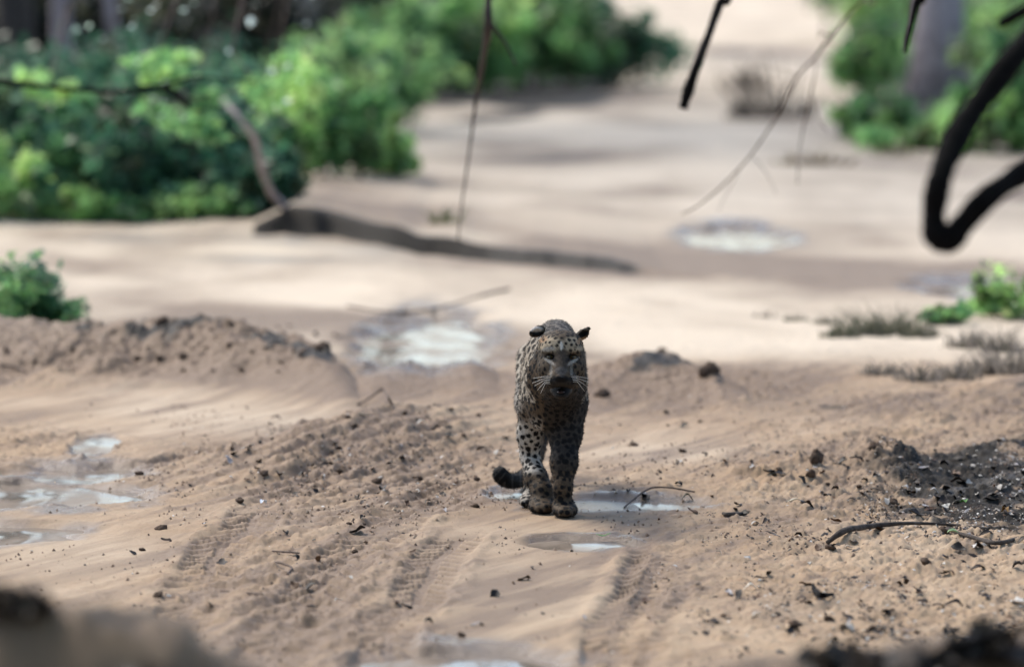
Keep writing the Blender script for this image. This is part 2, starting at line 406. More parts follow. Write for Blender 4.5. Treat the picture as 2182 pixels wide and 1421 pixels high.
c = mixc(ramp(nB.outputs[0], 0.45, 0.72, 0, 0.5), c, (0.34, 0.22, 0.14))
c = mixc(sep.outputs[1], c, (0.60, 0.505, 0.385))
c = mixc(ramp(sep.outputs[0], 0.0, 1.0, 0, 0.85), c, (0.15, 0.098, 0.062))
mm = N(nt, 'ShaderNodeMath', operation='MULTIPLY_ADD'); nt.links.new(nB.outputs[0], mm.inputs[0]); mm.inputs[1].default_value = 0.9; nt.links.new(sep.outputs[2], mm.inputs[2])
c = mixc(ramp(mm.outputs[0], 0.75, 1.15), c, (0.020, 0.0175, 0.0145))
c = mixc(ramp(nC.outputs[0], 0.56, 0.68, 0, 0.55), c, (0.15, 0.10, 0.07))
c = mixc(ramp(nD.outputs[0], 0.66, 0.72, 0, 0.6), c, (0.06, 0.04, 0.03))
wa = N(nt, 'ShaderNodeAttribute', attribute_name='wet')
c = mixc(ramp(wa.outputs['Fac'], 0, 1, 0, 0.8), c, (0.15, 0.108, 0.075))
nt.links.new(c, b.inputs['Base Color'])
rg = N(nt, 'ShaderNodeMix', data_type='FLOAT'); nt.links.new(wa.outputs['Fac'], rg.inputs[0]); nt.links.new(ramp(sep.outputs[0], 0.3, 1.0, 0.92, 0.65), rg.inputs[2]); rg.inputs[3].default_value = 0.22
nt.links.new(rg.outputs[0], b.inputs['Roughness'])
b.inputs['Specular IOR Level'].default_value = 0.25
bp = N(nt, 'ShaderNodeBump'); bp.inputs['Strength'].default_value = 0.6; bp.inputs['Distance'].default_value = 0.006
ad = N(nt, 'ShaderNodeMath', operation='ADD'); nt.links.new(nC.outputs[0], ad.inputs[0]); nt.links.new(nD.outputs[0], ad.inputs[1])
nt.links.new(ad.outputs[0], bp.inputs['Height']); nt.links.new(bp.outputs[0], b.inputs['Normal'])
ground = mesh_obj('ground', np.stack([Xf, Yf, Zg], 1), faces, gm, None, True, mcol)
wa_ = ground.data.attributes.new('wet', 'FLOAT', 'POINT'); wa_.data.foreach_set('value', wetm.astype(np.float32))
tag(ground, kind='structure')

ZG = Zg.reshape(nr, nc)
def look(x, y):
    """height of the built ground mesh, bilinear"""
    x = np.atleast_1d(np.asarray(x, float)); y = np.atleast_1d(np.asarray(y, float))
    r = np.clip(np.searchsorted(rows, y) - 1, 0, nr - 2); t = np.clip((y - rows[r]) / (rows[r + 1] - rows[r]), 0, 1)
    out = 0
    for rr_i, w in ((r, 1 - t), (r + 1, t)):
        half = 0.108 * np.maximum(rows[rr_i], 9)
        c = np.clip((x / half + 1) / 2 * (NC - 1), 0, NC - 1.001); ci = c.astype(int); f = c - ci; ci = ci + len(ext)
        out = out + w * (ZG[rr_i, ci] * (1 - f) + ZG[rr_i, ci + 1] * f)
    return out
def hz(x, y):
    return float(look(x, y)[0])

# ---------------------------------------------------------------- puddles
pm, nt, b = nmat('puddle_water')
b.inputs['Base Color'].default_value = (0.10, 0.08, 0.06, 1)
b.inputs['Roughness'].default_value = 0.09
b.inputs['IOR'].default_value = 1.33
b.inputs['Specular IOR Level'].default_value = 0.5
tc = N(nt, 'ShaderNodeTexCoord')
mp = N(nt, 'ShaderNodeMapping'); mp.inputs['Scale'].default_value = (2.5, 1.2, 2.5); nt.links.new(tc.outputs['Object'], mp.inputs[0])
nn = N(nt, 'ShaderNodeTexNoise'); nn.inputs['Scale'].default_value = 3; nn.inputs['Detail'].default_value = 1; nt.links.new(mp.outputs[0], nn.inputs['Vector'])
bp = N(nt, 'ShaderNodeBump'); bp.inputs['Strength'].default_value = 0.12; bp.inputs['Distance'].default_value = 0.03
nt.links.new(nn.outputs[0], bp.inputs['Height']); nt.links.new(bp.outputs[0], b.inputs['Normal'])
# silt floating in the shallow water: patches that reflect less
sn = N(nt, 'ShaderNodeTexNoise'); sn.inputs['Scale'].default_value = 5.0; sn.inputs['Detail'].default_value = 6
mp2 = N(nt, 'ShaderNodeMapping'); mp2.inputs['Scale'].default_value = (1, .45, 1); nt.links.new(tc.outputs['Object'], mp2.inputs[0]); nt.links.new(mp2.outputs[0], sn.inputs['Vector'])
sr = N(nt, 'ShaderNodeMapRange'); sr.inputs[1].default_value = .38; sr.inputs[2].default_value = .62; sr.inputs[3].default_value = .08; sr.inputs[4].default_value = .75
nt.links.new(sn.outputs[0], sr.inputs[0])
db = N(nt, 'ShaderNodeBsdfDiffuse'); db.inputs['Color'].default_value = (0.27, .22, .175, 1)
ms = N(nt, 'ShaderNodeMixShader'); nt.links.new(sr.outputs[0], ms.inputs[0]); nt.links.new(b.outputs[0], ms.inputs[1]); nt.links.new(db.outputs[0], ms.inputs[2])
nt.links.new(ms.outputs[0], nt.nodes['Material Output'].inputs[0])
for ip, (cx, cy, rx, ry, dep) in enumerate(PW):
    n = 40
    vs = [(math.cos(2 * math.pi * k / n) * rx * 1.6, math.sin(2 * math.pi * k / n) * ry * 1.6, 0) for k in range(n)]
    o = mesh_obj('puddle', vs, [tuple(range(n))], pm)
    o.location = (cx, cy, -dep * 0.50 - 0.003 * (ip % 2))
    tag(o, kind='structure')

# ---------------------------------------------------------------- generic shape builders
class Geo:
    def __init__(s): s.v = []; s.f = []; s.c = []
    def add(s, v, f, c=(1, 1, 1)):
        k = len(s.v); s.v += [tuple(p) for p in v]; s.f += [tuple(i + k for i in q) for q in f]; s.c += [c] * len(v)
    def tube(s, pts, radii, sides=8, c=(1, 1, 1), cap=True, wob=0.0):
        pts = [Vector(p) for p in pts]; n = len(pts); base = len(s.v)
        up = Vector((0, 0, 1)); prev = None
        for i, p in enumerate(pts):
            t = (pts[min(i + 1, n - 1)] - pts[max(i - 1, 0)]).normalized()
            if prev is None:
                a = t.cross(up)
                if a.length < 0.05: a = t.cross(Vector((1, 0, 0)))
                a.normalize()
            else:
                a = (prev - t * prev.dot(t)).normalized()
            prev = a; b2 = t.cross(a)
            for k in range(sides):
                th = 2 * math.pi * k / sides
                rr = radii[i] * (1 + wob * (random.random() - 0.5))
                s.v.append(tuple(p + (a * math.cos(th) + b2 * math.sin(th)) * rr)); s.c.append(c)
        for i in range(n - 1):
            for k in range(sides):
                a0 = base + i * sides + k; a1 = base + i * sides + (k + 1) % sides
                s.f.append((a0, a1, a1 + sides, a0 + sides))
        if cap:
            s.f.append(tuple(base + k for k in range(sides))[::-1]); s.f.append(tuple(base + (n - 1) * sides + k for k in range(sides)))
    def build(s, name, mat, parent=None, smooth=True, color=False):
        return mesh_obj(name, s.v, s.f, mat, parent, smooth, np.array(s.c) if color else None)

def spline(pts, n=8):
    """Catmull-Rom through points, each a tuple of any length"""
    P = [np.array(p, float) for p in pts]; P = [2 * P[0] - P[1]] + P + [2 * P[-1] - P[-2]]
    out = []
    for i in range(1, len(P) - 2):
        for k in range(n):
            t = k / n
            out.append(0.5 * ((2 * P[i]) + (-P[i-1] + P[i+1]) * t + (2*P[i-1] - 5*P[i] + 4*P[i+1] - P[i+2]) * t*t + (-P[i-1] + 3*P[i] - 3*P[i+1] + P[i+2]) * t**3))
    out.append(P[-2]); return out

def branch_px(name, pts, mat, label=None, cat=None, group=None, parent=None, sides=10, wob=0.12, n=8):
    """pts: (px, py, Y, radius in photo px)"""
    W = [(*at(a, b_, Y), r * Y / F) for a, b_, Y, r in pts]
    S = spline(W, n)
    o0 = Vector(W[0][:3])
    g = Geo(); g.tube([Vector(s[:3]) - o0 for s in S], [max(s[3], 0.0006) * (1 + 0.07 * math.sin(i * 0.55) + 0.03 * math.sin(i * 2.1)) for i, s in enumerate(S)], sides, wob=wob)
    o = g.build(name, mat, parent)
    o.location = o0
    if label: tag(o, label, cat, group)
    return o

def leaf_cloud(n, clumps, size, cols, flat=1.0, quad=True, elong=1.5):
    """many leaf faces spread through clumps [(x,y,z,rx,ry,rz)]; returns verts, faces, colours"""
    w = np.array([c[3] * c[4] * c[5] for c in clumps]) ** 0.7; w /= w.sum()
    ci = rng.choice(len(clumps), n, p=w); C = np.array(clumps)[ci]
    d = rng.normal(size=(n, 3)); d /= np.linalg.norm(d, axis=1)[:, None]
    r = rng.random(n) ** 0.42
    P = C[:, :3] + d * r[:, None] * C[:, 3:6] * (1 + 0.28 * rng.normal(size=(n, 1)))
    a = rng.normal(size=(n, 3)); a[:, 2] *= 0.5; a /= np.linalg.norm(a, axis=1)[:, None]
    nn_ = rng.normal(size=(n, 3)) * flat + np.array([0, 0, 1]); b_ = np.cross(nn_, a); b_ /= np.linalg.norm(b_, axis=1)[:, None]
    s = size * (0.55 + 0.9 * rng.random(n))[:, None]
    v = np.stack([P - a * s * elong * .5, P + b_ * s * .5, P + a * s * elong * .5 + [0, 0, -1] * s * 0.25, P - b_ * s * .5], 1).reshape(-1, 3)
    f = np.arange(n * 4).reshape(n, 4)
    cols = np.array(cols)
    clump_t = rng.random(len(clumps))[ci]
    k = np.clip((0.5 * clump_t + 0.5 * rng.random(n)) * len(cols), 0, len(cols) - 1).astype(int)
    cc = cols[k] * (0.75 + 0.5 * rng.random((n, 1)))
    return v, f, np.repeat(cc, 4, 0)

LEAF = leafmat('leaf_green', 0.5, 0.4, 0.5)
BARK = noisy('bark_dark', (0.035, 0.028, 0.024), (0.075, 0.06, 0.05), 30, 0.9, 0.6, 80)
BARKG = noisy('bark_grey', (0.24, 0.20, 0.20), (0.42, 0.36, 0.36), 9, 0.85, 0.6, 30, dist=0.03)
BARKP = noisy('bark_pale', (0.34, 0.29, 0.25), (0.5, 0.45, 0.4), 6, 0.85, 0.5, 25, dist=0.03)
BLACKB = noisy('bark_black', (0.0035, 0.003, 0.003), (0.008, 0.007, 0.007), 40, 0.9, 0.5, 90, 0.1)
TWIG = noisy('twig_brown', (0.07, 0.05, 0.04), (0.15, 0.11, 0.09), 40, 0.9, 0.4)

GREENS = [(0.06, 0.16, 0.065), (0.09, 0.22, 0.085), (0.14, 0.31, 0.12), (0.21, 0.40, 0.15), (0.28, 0.45, 0.14)]
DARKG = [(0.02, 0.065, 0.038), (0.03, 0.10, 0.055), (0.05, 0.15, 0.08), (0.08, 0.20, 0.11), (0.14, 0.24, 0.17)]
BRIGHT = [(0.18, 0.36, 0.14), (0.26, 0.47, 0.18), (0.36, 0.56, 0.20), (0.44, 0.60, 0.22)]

def shrub(px, py, Y, wpx, hpx, n, size, cols, label, group, cat='shrub', name='shrub', nclump=9, zbase=None, stems=4):
    """base at pixel (px, py) and depth Y; width/height in photo px"""
    p = at(px, py, Y); z0 = hz(p.x, Y) if zbase is None else zbase
    root = empty(name, (p.x, Y, z0)); w = wpx * Y / F / 2; h = hpx * Y / F
    w *= 1.1; h *= 1.05
    n = int(n * (0.38 if cols is BRIGHT else 0.5 if cols is GREENS else 0.8)); ns = int(nclump * 2.6)
    tips = []; PT = []; CT = []; carr = np.array(list(cols) + [(0.10, 0.11, 0.06)] * (1 if len(cols) > 3 else 0))
    for k in range(ns):
        a = rng.random() * 6.283; reach = w * (0.15 + 0.9 * rng.random()); top = h * (0.30 + 0.78 * rng.random() ** .8) * (1.05 - 0.45 * reach / w)
        bx, by = rng.normal(size=2) * w * .30
        tip = np.array([bx * 1.0 + math.cos(a) * reach * .75, by + math.sin(a) * reach * .6, top]); base = np.array([bx, by, 0.0])
        m = max(4, n // ns); t = 0.12 + 0.9 * rng.random(m) ** .7
        mid = (base + tip) / 2 + np.array([0, 0, h * .18])
        pt = (1 - t)[:, None] ** 2 * base + 2 * (t * (1 - t))[:, None] * mid + (t ** 2)[:, None] * tip
        sc_ = (0.05 + 0.11 * rng.random()) * min(w, h * 1.2)
        pt = pt + rng.normal(size=(m, 3)) * sc_ * np.array([1, 1, .8]); PT.append(pt); tips.append((base, mid, tip))
        c0 = carr[rng.integers(len(carr))] * (0.7 + .6 * rng.random()); CT.append(0.6 * c0 + 0.4 * carr[rng.integers(len(carr), size=m)])
    P_ = np.concatenate(PT); C_ = np.concatenate(CT); m = len(P_)
    ax = rng.normal(size=(m, 3)); ax[:, 2] *= .6; ax /= np.linalg.norm(ax, axis=1)[:, None]
    nn_ = rng.normal(size=(m, 3)) + np.array([0, 0, .6]); bx_ = np.cross(nn_, ax); bx_ /= np.linalg.norm(bx_, axis=1)[:, None]
    sz = (size * 1.15 * (0.5 + rng.random(m)))[:, None]
    v = np.stack([P_ - ax * sz * .8, P_ + bx_ * sz * .45, P_ + ax * sz * .8 - [0, 0, 1] * sz * .2, P_ - bx_ * sz * .45], 1).reshape(-1, 3)
    v[:, 2] = np.maximum(v[:, 2], 0.01)
    tag(mesh_obj('foliage', v, np.arange(m * 4).reshape(m, 4), LEAF, root, False, np.repeat(C_ * (0.8 + .4 * rng.random((m, 1))), 4, 0)), kind='stuff')
    for k in range(stems):
        b0, m0, t0 = tips[k]
        g = Geo(); g.tube([tuple(b0 - [0, 0, .05]), tuple((b0 + m0) / 2), tuple(m0), tuple(t0)], [0.02 * h + .003, 0.015 * h + .003, 0.008 * h + .002, 0.003], 6)
        g.build('stem', TWIG, root)
    return tag(root, label, cat, group)

def tree(px, py, Y, rpx, height_m, mat, label, group, lean=(0, 0), crown_r=2.2, cols=GREENS, n=1300, flare=1.5, crown_z=None, leaf=0.16, name='forest_tree'):
    p = at(px, py, Y); z0 = hz(p.x, Y)
    root = empty(name, (p.x, Y, z0)); r = rpx * Y / F
    pts = []; rr = []
    for k in range(15):
        t = k / 14
        pts.append((lean[0] * t * height_m + 0.06 * math.sin(t * 9 + px), lean[1] * t * height_m, -0.15 + t * height_m)); rr.append(r * (1 + (flare - 1) * math.exp(-t * 22)) * (1 - 0.45 * t))
    g = Geo(); g.tube(pts, rr, 14, wob=0.06); g.build('trunk', mat, root)
    top = Vector(pts[-1]); cz = crown_z or height_m
    clumps = []
    for k in range(16):
        a = rng.random() * 6.283; q = rng.random() ** 0.5 * crown_r
        c = (top.x + math.cos(a) * q, top.y + math.sin(a) * q, cz + (rng.random() - 0.35) * crown_r * 0.9)
        clumps.append((*c, crown_r * (0.22 + .16 * rng.random()), crown_r * (0.22 + .16 * rng.random()), crown_r * (0.14 + 0.1 * rng.random())))
        if k < 6:
            g = Geo(); st = Vector(pts[10 + k % 3])
            g.tube([st, st.lerp(Vector(c), 0.5) + Vector((0, 0, 0.25)), Vector(c)], [r * 0.42, r * 0.25, r * 0.08], 8); g.build('limb', mat, root)
    v, f, c_ = leaf_cloud(n, clumps, leaf, cols)
    tag(mesh_obj('crown', v, f, LEAF, root, False, c_), kind='stuff')
    return tag(root, label, 'tree', group)

# ---------------------------------------------------------------- background vegetation
# left bush mass
SPECS = [
 (-60,494,34.2,300,210,'low green bush at the left frame edge beside the sand','b'),
 (110,490,34.4,260,230,'mid green bush second from left along the sand edge','m'),
 (285,492,34.3,240,200,'rounded dark green bush third from left on the sand edge','d'),
 (575,490,33.95,120,130,'dark small bush crowding the foot of the arching liana','d'),
 (430,490,34.6,230,250,'tall dark bush right of the rounded one on the sand edge','d'),
 (545,480,34.9,150,200,'dark scraggly bush at the right end of the left thicket','d'),
 (40,455,36.5,330,280,'bush behind the left frame bush in the second row','m'),
 (220,450,37.0,300,270,'deep green bush in the second row under the dark branch','d'),
 (400,445,37.2,300,290,'grey green bush in the second row under the bent branch tip','d'),
 (90,340,45,420,190,'tall shaded bush at the far left behind the thicket','d'),
 (310,330,46,420,180,'tall shaded bush behind the thicket middle','d'),
 (530,320,47,340,190,'tall shaded bush behind the thicket right part','d'),
 (720,250,52,230,120,'shaded bush under the pale trunk behind the sunlit ones','d'),
 (110,390,41,420,230,'shaded bush at the back of the thicket on the left','d'),
 (330,380,42,400,250,'shaded bush at the back of the thicket in its middle','d'),
 (520,400,40,230,250,'loose dark bush at the back right of the thicket','d'),
]
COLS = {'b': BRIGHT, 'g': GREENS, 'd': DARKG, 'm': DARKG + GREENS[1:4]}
for px, py, Y, w, h_, lab, k in SPECS:
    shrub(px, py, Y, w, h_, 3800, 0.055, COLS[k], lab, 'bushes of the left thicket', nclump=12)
for px, w, h_, lab, k in [(-10,170,90,'low pale green plant at the left end of the thicket foot','b'),(95,150,60,'low plant second along the thicket foot','g'),(190,150,75,'low bright plant third along the thicket foot','b'),(300,150,60,'low green plant under the middle of the thicket','g'),(395,130,70,'low bright plant right of the thicket middle','b'),(480,120,55,'low plant near the right end of the thicket foot','g'),(545,110,80,'dark low plant beside the foot of the arching liana','d')]:
    shrub(px, 494, 33.9, w, h_, 1500, 0.04, COLS[k], lab, 'low plants at the thicket foot', 'plant', 'plant', nclump=9, stems=2)
# sunlit saplings between thicket and open sand
for px, py, Y, w, h_, lab, k in [
 (640,398,38.6,190,260,'bright green sapling bush right of the thicket','b'),
 (735,402,38.4,190,200,'light green bush beside the sapling above the dark bank','g'),
 (830,396,38.8,120,95,'small green tuft bush at the tip of the bank vegetation','b'),
 (600,330,43,240,190,'bright leafy bush below the pale trunk','b'),
 (700,330,44,260,215,'big mint green bush between the pale trunk and the stalk','b'),
 (810,300,47,230,200,'mint green bush left of the stalk reaching over the sand','g'),
 (790,230,54,300,150,'yellow green bush left of the hanging stalk','b'),
 ]:
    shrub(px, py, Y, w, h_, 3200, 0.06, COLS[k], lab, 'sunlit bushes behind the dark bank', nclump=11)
for px, py, Y, w, h_, lab, k in [
 (900,215,57,260,210,'green bush behind the hanging stalk left side','g'),
 (1040,205,57.5,260,230,'green bush behind the hanging stalk','b'),
 (1180,195,58,260,240,'green bush right of the hanging stalk','g'),
 (1310,185,59,230,200,'dark green bush at the road bend tip','d'),
 (890,130,68,330,110,'far green bush at the top of the picture left of the road','g'),
 (1150,100,72,300,240,'far green bush at the top of the picture next to the road','g'),
 ]:
    shrub(px, py, Y, w, h_, 3600, 0.085, COLS[k], lab, 'bushes left of the far road', nclump=12)
for px, py, Y, w, h_, lab, k in [
 (1880,322,44.5,170,120,'low green bush left of the right hand trunk foot','g'),
 (2020,332,44,240,105,'green bush just in front of the right hand trunk','b'),
 (2150,335,43.5,240,200,'green bush behind the thick bent branch','g'),
 (2260,330,44,260,300,'tall green bush at the right frame edge','g'),
 (2110,200,58,330,330,'bright bush filling the top right corner','b'),
 (1860,235,56,190,160,'pale green bush left of the grey trunk foot','g'),
 (2200,260,52,300,300,'wide green bush behind the bent branch at the edge','b'),
 (1850,150,78,200,170,'far pale green bush left of the right hand trunk','b'),
 (1960,140,80,260,200,'far pale green bush behind the right hand trunk','g'),
 (1770,90,96,150,120,'tiny far green bush beside the bright road','g'),
 ]:
    shrub(px, py, Y, w, h_, 3200, 0.075, COLS[k], lab, 'bushes right of the far road', nclump=11)
shrub(1812,310,46,75,75, 1500, 0.04, DARKG, 'small round dark bush alone on the far sand', None, nclump=6)
shrub(50,694,25.9,210,112, 5200, 0.032, DARKG+GREENS[:3], 'leafy green bush at left edge behind the sand ridge', None, nclump=14)
shrub(-60,700,25.6,220,150, 3000, 0.032, GREENS, 'green bush cut by the left edge behind the sand ridge', None, nclump=10)
shrub(2160,706,26.6,200,95, 3000, 0.03, BRIGHT, 'bright green bush at the right frame edge on pale sand', None, nclump=10)
shrub(2020,700,26.2,120,40, 900, 0.03, GREENS, 'thin green plant left of the bright right edge bush', None, nclump=6)

DRY = [(0.10, 0.09, 0.06), (0.16, 0.14, 0.09), (0.06, 0.07, 0.04), (0.22, 0.19, 0.14)]
def dry_tuft(px, py, Y, wpx, hpx, n, label, group, cols=DRY, name='grass_tuft', lw=0.004):
    p = at(px, py, Y); x, yy = p.x, Y; root = empty(name, (x, yy, hz(x, yy)))
    w = wpx * Y / F / 2; h = hpx * Y / F
    v = []; cc = []; 
    for k in range(n):
        a = rng.random() * 6.283; q = rng.random() ** .5
        q = q ** 1.3; bx, by = math.cos(a) * q * w * 1.15, math.sin(a) * q * w * .8
        hh = h * (0.15 + 1.15 * rng.random() ** 1.6) * (1.15 - .7 * q); lx = rng.normal() * 0.55 * hh + math.cos(a) * q * .5 * hh; ly = rng.normal() * .4 * hh
        dx = lw * (0.5 + rng.random())
        z0 = -0.01
        v += [(bx - dx, by, z0), (bx + dx, by, z0), (bx + lx * .4 + dx * .8, by + ly * .4, hh * .6), (bx + lx * .4 - dx * .8, by + ly * .4, hh * .6),
              (bx + lx * 1.1 + dx * .2, by + ly, hh), (bx + lx * 1.1 - dx * .2, by + ly, hh)]
        c = cols[rng.integers(len(cols))]; cc += [c] * 6
    f = []
    for k in range(n):
        i = k * 6; f += [(i, i+1, i+2, i+3), (i+3, i+2, i+4, i+5)]
    tag(mesh_obj('blades', v, f, LEAF, root, False, np.array(cc)), kind='stuff')
    return tag(root, label, 'grass tuft', group)
k = 0
for px, py, w, h_, n in [(1790,722,80,40,120),(1850,716,90,70,160),(1905,712,80,55,140),(1960,718,80,45,120),(1760,690,60,20,60),(1700,683,50,18,50),(1630,676,50,14,40),
                         (1880,800,90,35,120),(1960,812,100,40,130),(2040,806,90,45,140),(2110,796,90,60,160),(2170,800,90,75,180),(2060,742,100,45,130),(2140,750,90,60,150)]:
    Y = flatY(py); g = [(0.05,0.06,0.04),(0.09,0.09,0.06),(0.13,0.12,0.09)] if k < 6 else [(0.16,0.14,0.12),(0.08,0.075,0.06),(0.25,0.22,0.19)]
    names = ['broad dark grass tuft at the left end of the right hand weeds','tallest dark grass tuft in the right hand weeds','dark green tuft in the middle of the right hand weeds','sparse tuft near the green bush on the right','low flat tuft left of the dark weeds','faint dry tuft out on the pale sand','farthest left dry tuft on the pale sand',
             'grey dry tuft first along the lower right weed line','grey dry tuft second along the lower right weed line','grey dry tuft third along the lower right weed line','tall grey tuft near the right edge on the ridge','tall grey tuft cut by the right frame edge','pale dry tuft below the bright green bush','pale dry tuft at the right edge below the green bush']
    dry_tuft(px, py, Y, w, h_, n, names[k], 'dry weeds on the right side', g); k += 1
dry_tuft(1640,300,50,170,120,110,'dark dry leaning tuft on the far sand', 'far dry tufts', [(0.07,0.06,0.05),(0.12,0.10,0.08)], lw=0.012)
dry_tuft(1585,225,58,100,70,60,'dark dry tuft farther up left of the leaning one', 'far dry tufts', [(0.07,0.06,0.05),(0.12,0.10,0.08)], lw=0.012)
dry_tuft(1735,372,41.5,150,40,60,'low brown tuft under the long thin twig', 'far dry tufts', [(0.12,0.09,0.05),(0.18,0.14,0.08)], lw=0.012)
dry_tuft(1905,345,43,90,28,30,'little olive tuft on the sand right of the brown one', 'far dry tufts', [(0.12,0.11,0.05)], lw=0.012)
dry_tuft(950,528,32.6,80,40,40,'small olive tuft at the end of the dark bank', None, [(0.06,0.08,0.03),(0.1,0.11,0.05)], lw=0.008)

# trees (crowns above the picture)
G1 = 'tall trees of the forest on the left'
tree(645,200,62,32,15,BARKP,'pale barked tree trunk with dark scars at the top left','trees beyond',crown_r=3.2)
tree(205,240,52,15,8,BARKP,'slim pale trunk leaning in the dark forest',G1,lean=(-.05,0),crown_r=3.0,cols=DARKG)
tree(120,250,50,22,8,BARKG,'grey trunk left of the slim pale trunk',G1,crown_r=3.2,cols=DARKG)
tree(20,250,49,38,15,BARK,'dark thick trunk at the top left corner',G1,crown_r=3.4,cols=DARKG)
tree(330,215,58,26,15,BARK,'dark trunk in the middle of the left forest',G1,crown_r=3.4,cols=DARKG)
tree(430,200,60,18,15,BARK,'thin dark trunk left of the pale barked tree',G1,crown_r=3.2,cols=DARKG)
tree(540,205,59,24,15,BARK,'dark trunk just left of the pale barked tree',G1,crown_r=3.2,cols=DARKG)
tree(830,95,74,30,15,BARK,'brown trunk ending in green leaves near the top',  'trees beyond',crown_r=3.0)
tree(740,100,74,24,15,BARK,'dark trunk between the pale and the brown trunk', 'trees beyond',crown_r=3.0,cols=DARKG)
tree(1998,222,54,48,15,BARKG,'thick grey trunk at the top right behind the bent branch', 'trees beyond',crown_r=3.2,lean=(-.02,0))
tree(-120,300,44,40,15,BARK,'dark trunk just past the left edge',G1,crown_r=3.6,cols=DARKG)
# dark undergrowth that closes the forest floor between the trunks, forest shade painted into its colours
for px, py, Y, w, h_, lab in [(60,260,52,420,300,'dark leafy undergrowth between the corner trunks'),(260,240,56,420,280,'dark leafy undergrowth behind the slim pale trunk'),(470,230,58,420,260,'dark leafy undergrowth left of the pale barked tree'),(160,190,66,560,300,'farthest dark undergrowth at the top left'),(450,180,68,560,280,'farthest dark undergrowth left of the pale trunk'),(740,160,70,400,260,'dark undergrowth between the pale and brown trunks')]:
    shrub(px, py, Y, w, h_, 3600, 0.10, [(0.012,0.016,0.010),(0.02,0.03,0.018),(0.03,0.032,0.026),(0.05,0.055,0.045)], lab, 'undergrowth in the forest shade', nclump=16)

# ---------------------------------------------------------------- lianas, twigs and branches
branch_px('hanging_branch', [(2900,-2400,11.5,34),(2600,-900,12.4,30),(2420,-190,12.6,27),(2300,-40,12.4,29),(2182,98,12.1,29),(2105,195,12,28),(2040,290,11.9,30),(2005,375,11.8,27),(1990,450,11.8,26),(1996,500,11.8,30),(2020,512,11.8,30),(2052,478,11.8,28),(2105,420,11.8,26),(2182,368,11.9,27),(2300,300,12,28),(2460,220,12.2,28)], BLACKB,
          'thick black branch bent into a V at the right', 'branch', sides=14, wob=0.10)
branch_px('twig', [(1800,-2300,12.5,16),(1640,-700,14,9),(1565,-60,14.2,6),(1535,5,14.2,9),(1510,75,14.1,9),(1485,140,14,10),(1468,190,14,12),(1455,232,14,10)], BLACKB, 'short black twig stub hanging from the top', 'twig', sides=8)
branch_px('twig', [(2160,-2300,12.5,16),(2030,-700,14,9),(1975,-60,14,7),(1955,0,14,9),(1942,50,14,8),(1926,114,14,5)], BLACKB, 'short dark twig hanging in front of the grey trunk', 'twig', sides=8)
branch_px('twig', [(2900,-2300,11.3,22),(2500,-700,12.4,16),(2300,-40,12.6,14),(2225,0,12.4,14),(2175,28,12.4,15),(2128,55,12.4,11)], BLACKB, 'stubby black twig end in the top right corner', 'twig', sides=8)
def twig_thing(name, label, segs, mat, cat='twig'):
    """first segment is the stem, the rest are side shoots"""
    p0 = at(*segs[0][0][:3]); root = empty(name, p0)
    for i, pts in enumerate(segs):
        W = [(*(at(a, b_, Y) - p0), r * Y / F) for a, b_, Y, r in pts]; S = spline(W, 6)
        g = Geo(); g.tube([s[:3] for s in S], [max(s[3] * (.62 if name == 'long_twig' else .62), .0005) for s in S], 7, wob=.15); g.build('stem' if i == 0 else 'shoot', mat, root)
    return tag(root, label, cat)
twig_thing('long_twig', 'long thin bare twig slanting down with fine side shoots', [
  [(2200,-2300,12,12),(2000,-700,12.8,8),(1880,-50,13,5),(1840,0,13.1,5),(1800,45,13.2,5),(1770,80,13.2,7),(1735,125,13.2,4.5),(1700,162,13.3,4.5),(1650,255,13.4,3.6),(1600,330,13.5,3.2),(1540,395,13.6,3),(1485,440,13.7,2.6),(1452,456,13.8,2)],
  [(1770,80,13.2,4),(1752,70,13.2,2.5),(1745,82,13.2,2)],
  [(1765,90,13.2,2),(1800,115,13.3,1.4),(1860,145,13.4,1.2),(1900,165,13.4,.8)],
  [(1700,162,13.3,1.5),(1660,148,13.3,1.2),(1600,140,13.4,.8)],
  [(1735,125,13.3,2),(1738,150,13.3,2),(1728,200,13.3,3.2),(1712,270,13.4,2.6),(1703,330,13.4,2),(1699,392,13.4,1.6)],
  [(1728,200,13.3,1.6),(1745,255,13.4,1.4),(1765,285,13.4,1)],
  [(1600,330,13.5,1.4),(1630,365,13.5,1.2),(1655,415,13.6,.8)],
  [(1575,365,13.5,1.4),(1550,410,13.6,1.1),(1530,450,13.6,.8)]], TWIG)
twig_thing('hanging_stalk', 'thin hanging liana stalk with a dark knot near the top', [
  [(1100,-1700,23,16),(1060,-600,23.6,12),(1045,-60,24,11),(1040,0,24,12),(1040,60,24,17),(1032,110,24.3,11),(1022,170,24.6,10),(1012,230,24.8,6),(1003,300,25,4.5),(992,380,25,4),(982,450,25,3),(975,520,25,2.6)],
  [(1045,50,24,8),(1075,90,24,5),(1100,140,24,4)]], BARK, 'liana')
twig_thing('fallen_branch', 'dark blurred branch reaching in from the left over the bushes', [
  [(-120,160,27,10),(0,175,27,11),(130,188,27,8),(250,196,27,8),(340,186,27,9),(385,210,27,12),(405,232,27,5)],
  [(340,186,27,6),(420,165,27,5),(470,170,27,4),(540,175,27,3)]], BLACKB, 'branch')
branch_px('liana', [(455,190,33,3),(500,240,32.2,6),(540,290,32.2,7),(556,350,32.4,8),(578,410,32.8,8),(608,445,33.3,9),(612,475,33.35,9),(590,500,33.3,9)], BARKG, 'curved grey brown liana arching down to the sand', 'liana')
branch_px('liana', [(230,-20,50,12),(240,60,50,14),(250,130,50,9),(190,230,49,9),(150,300,48,8),(140,360,46,8)], BARKG, 'crooked brown liana in the dark forest', 'liana')
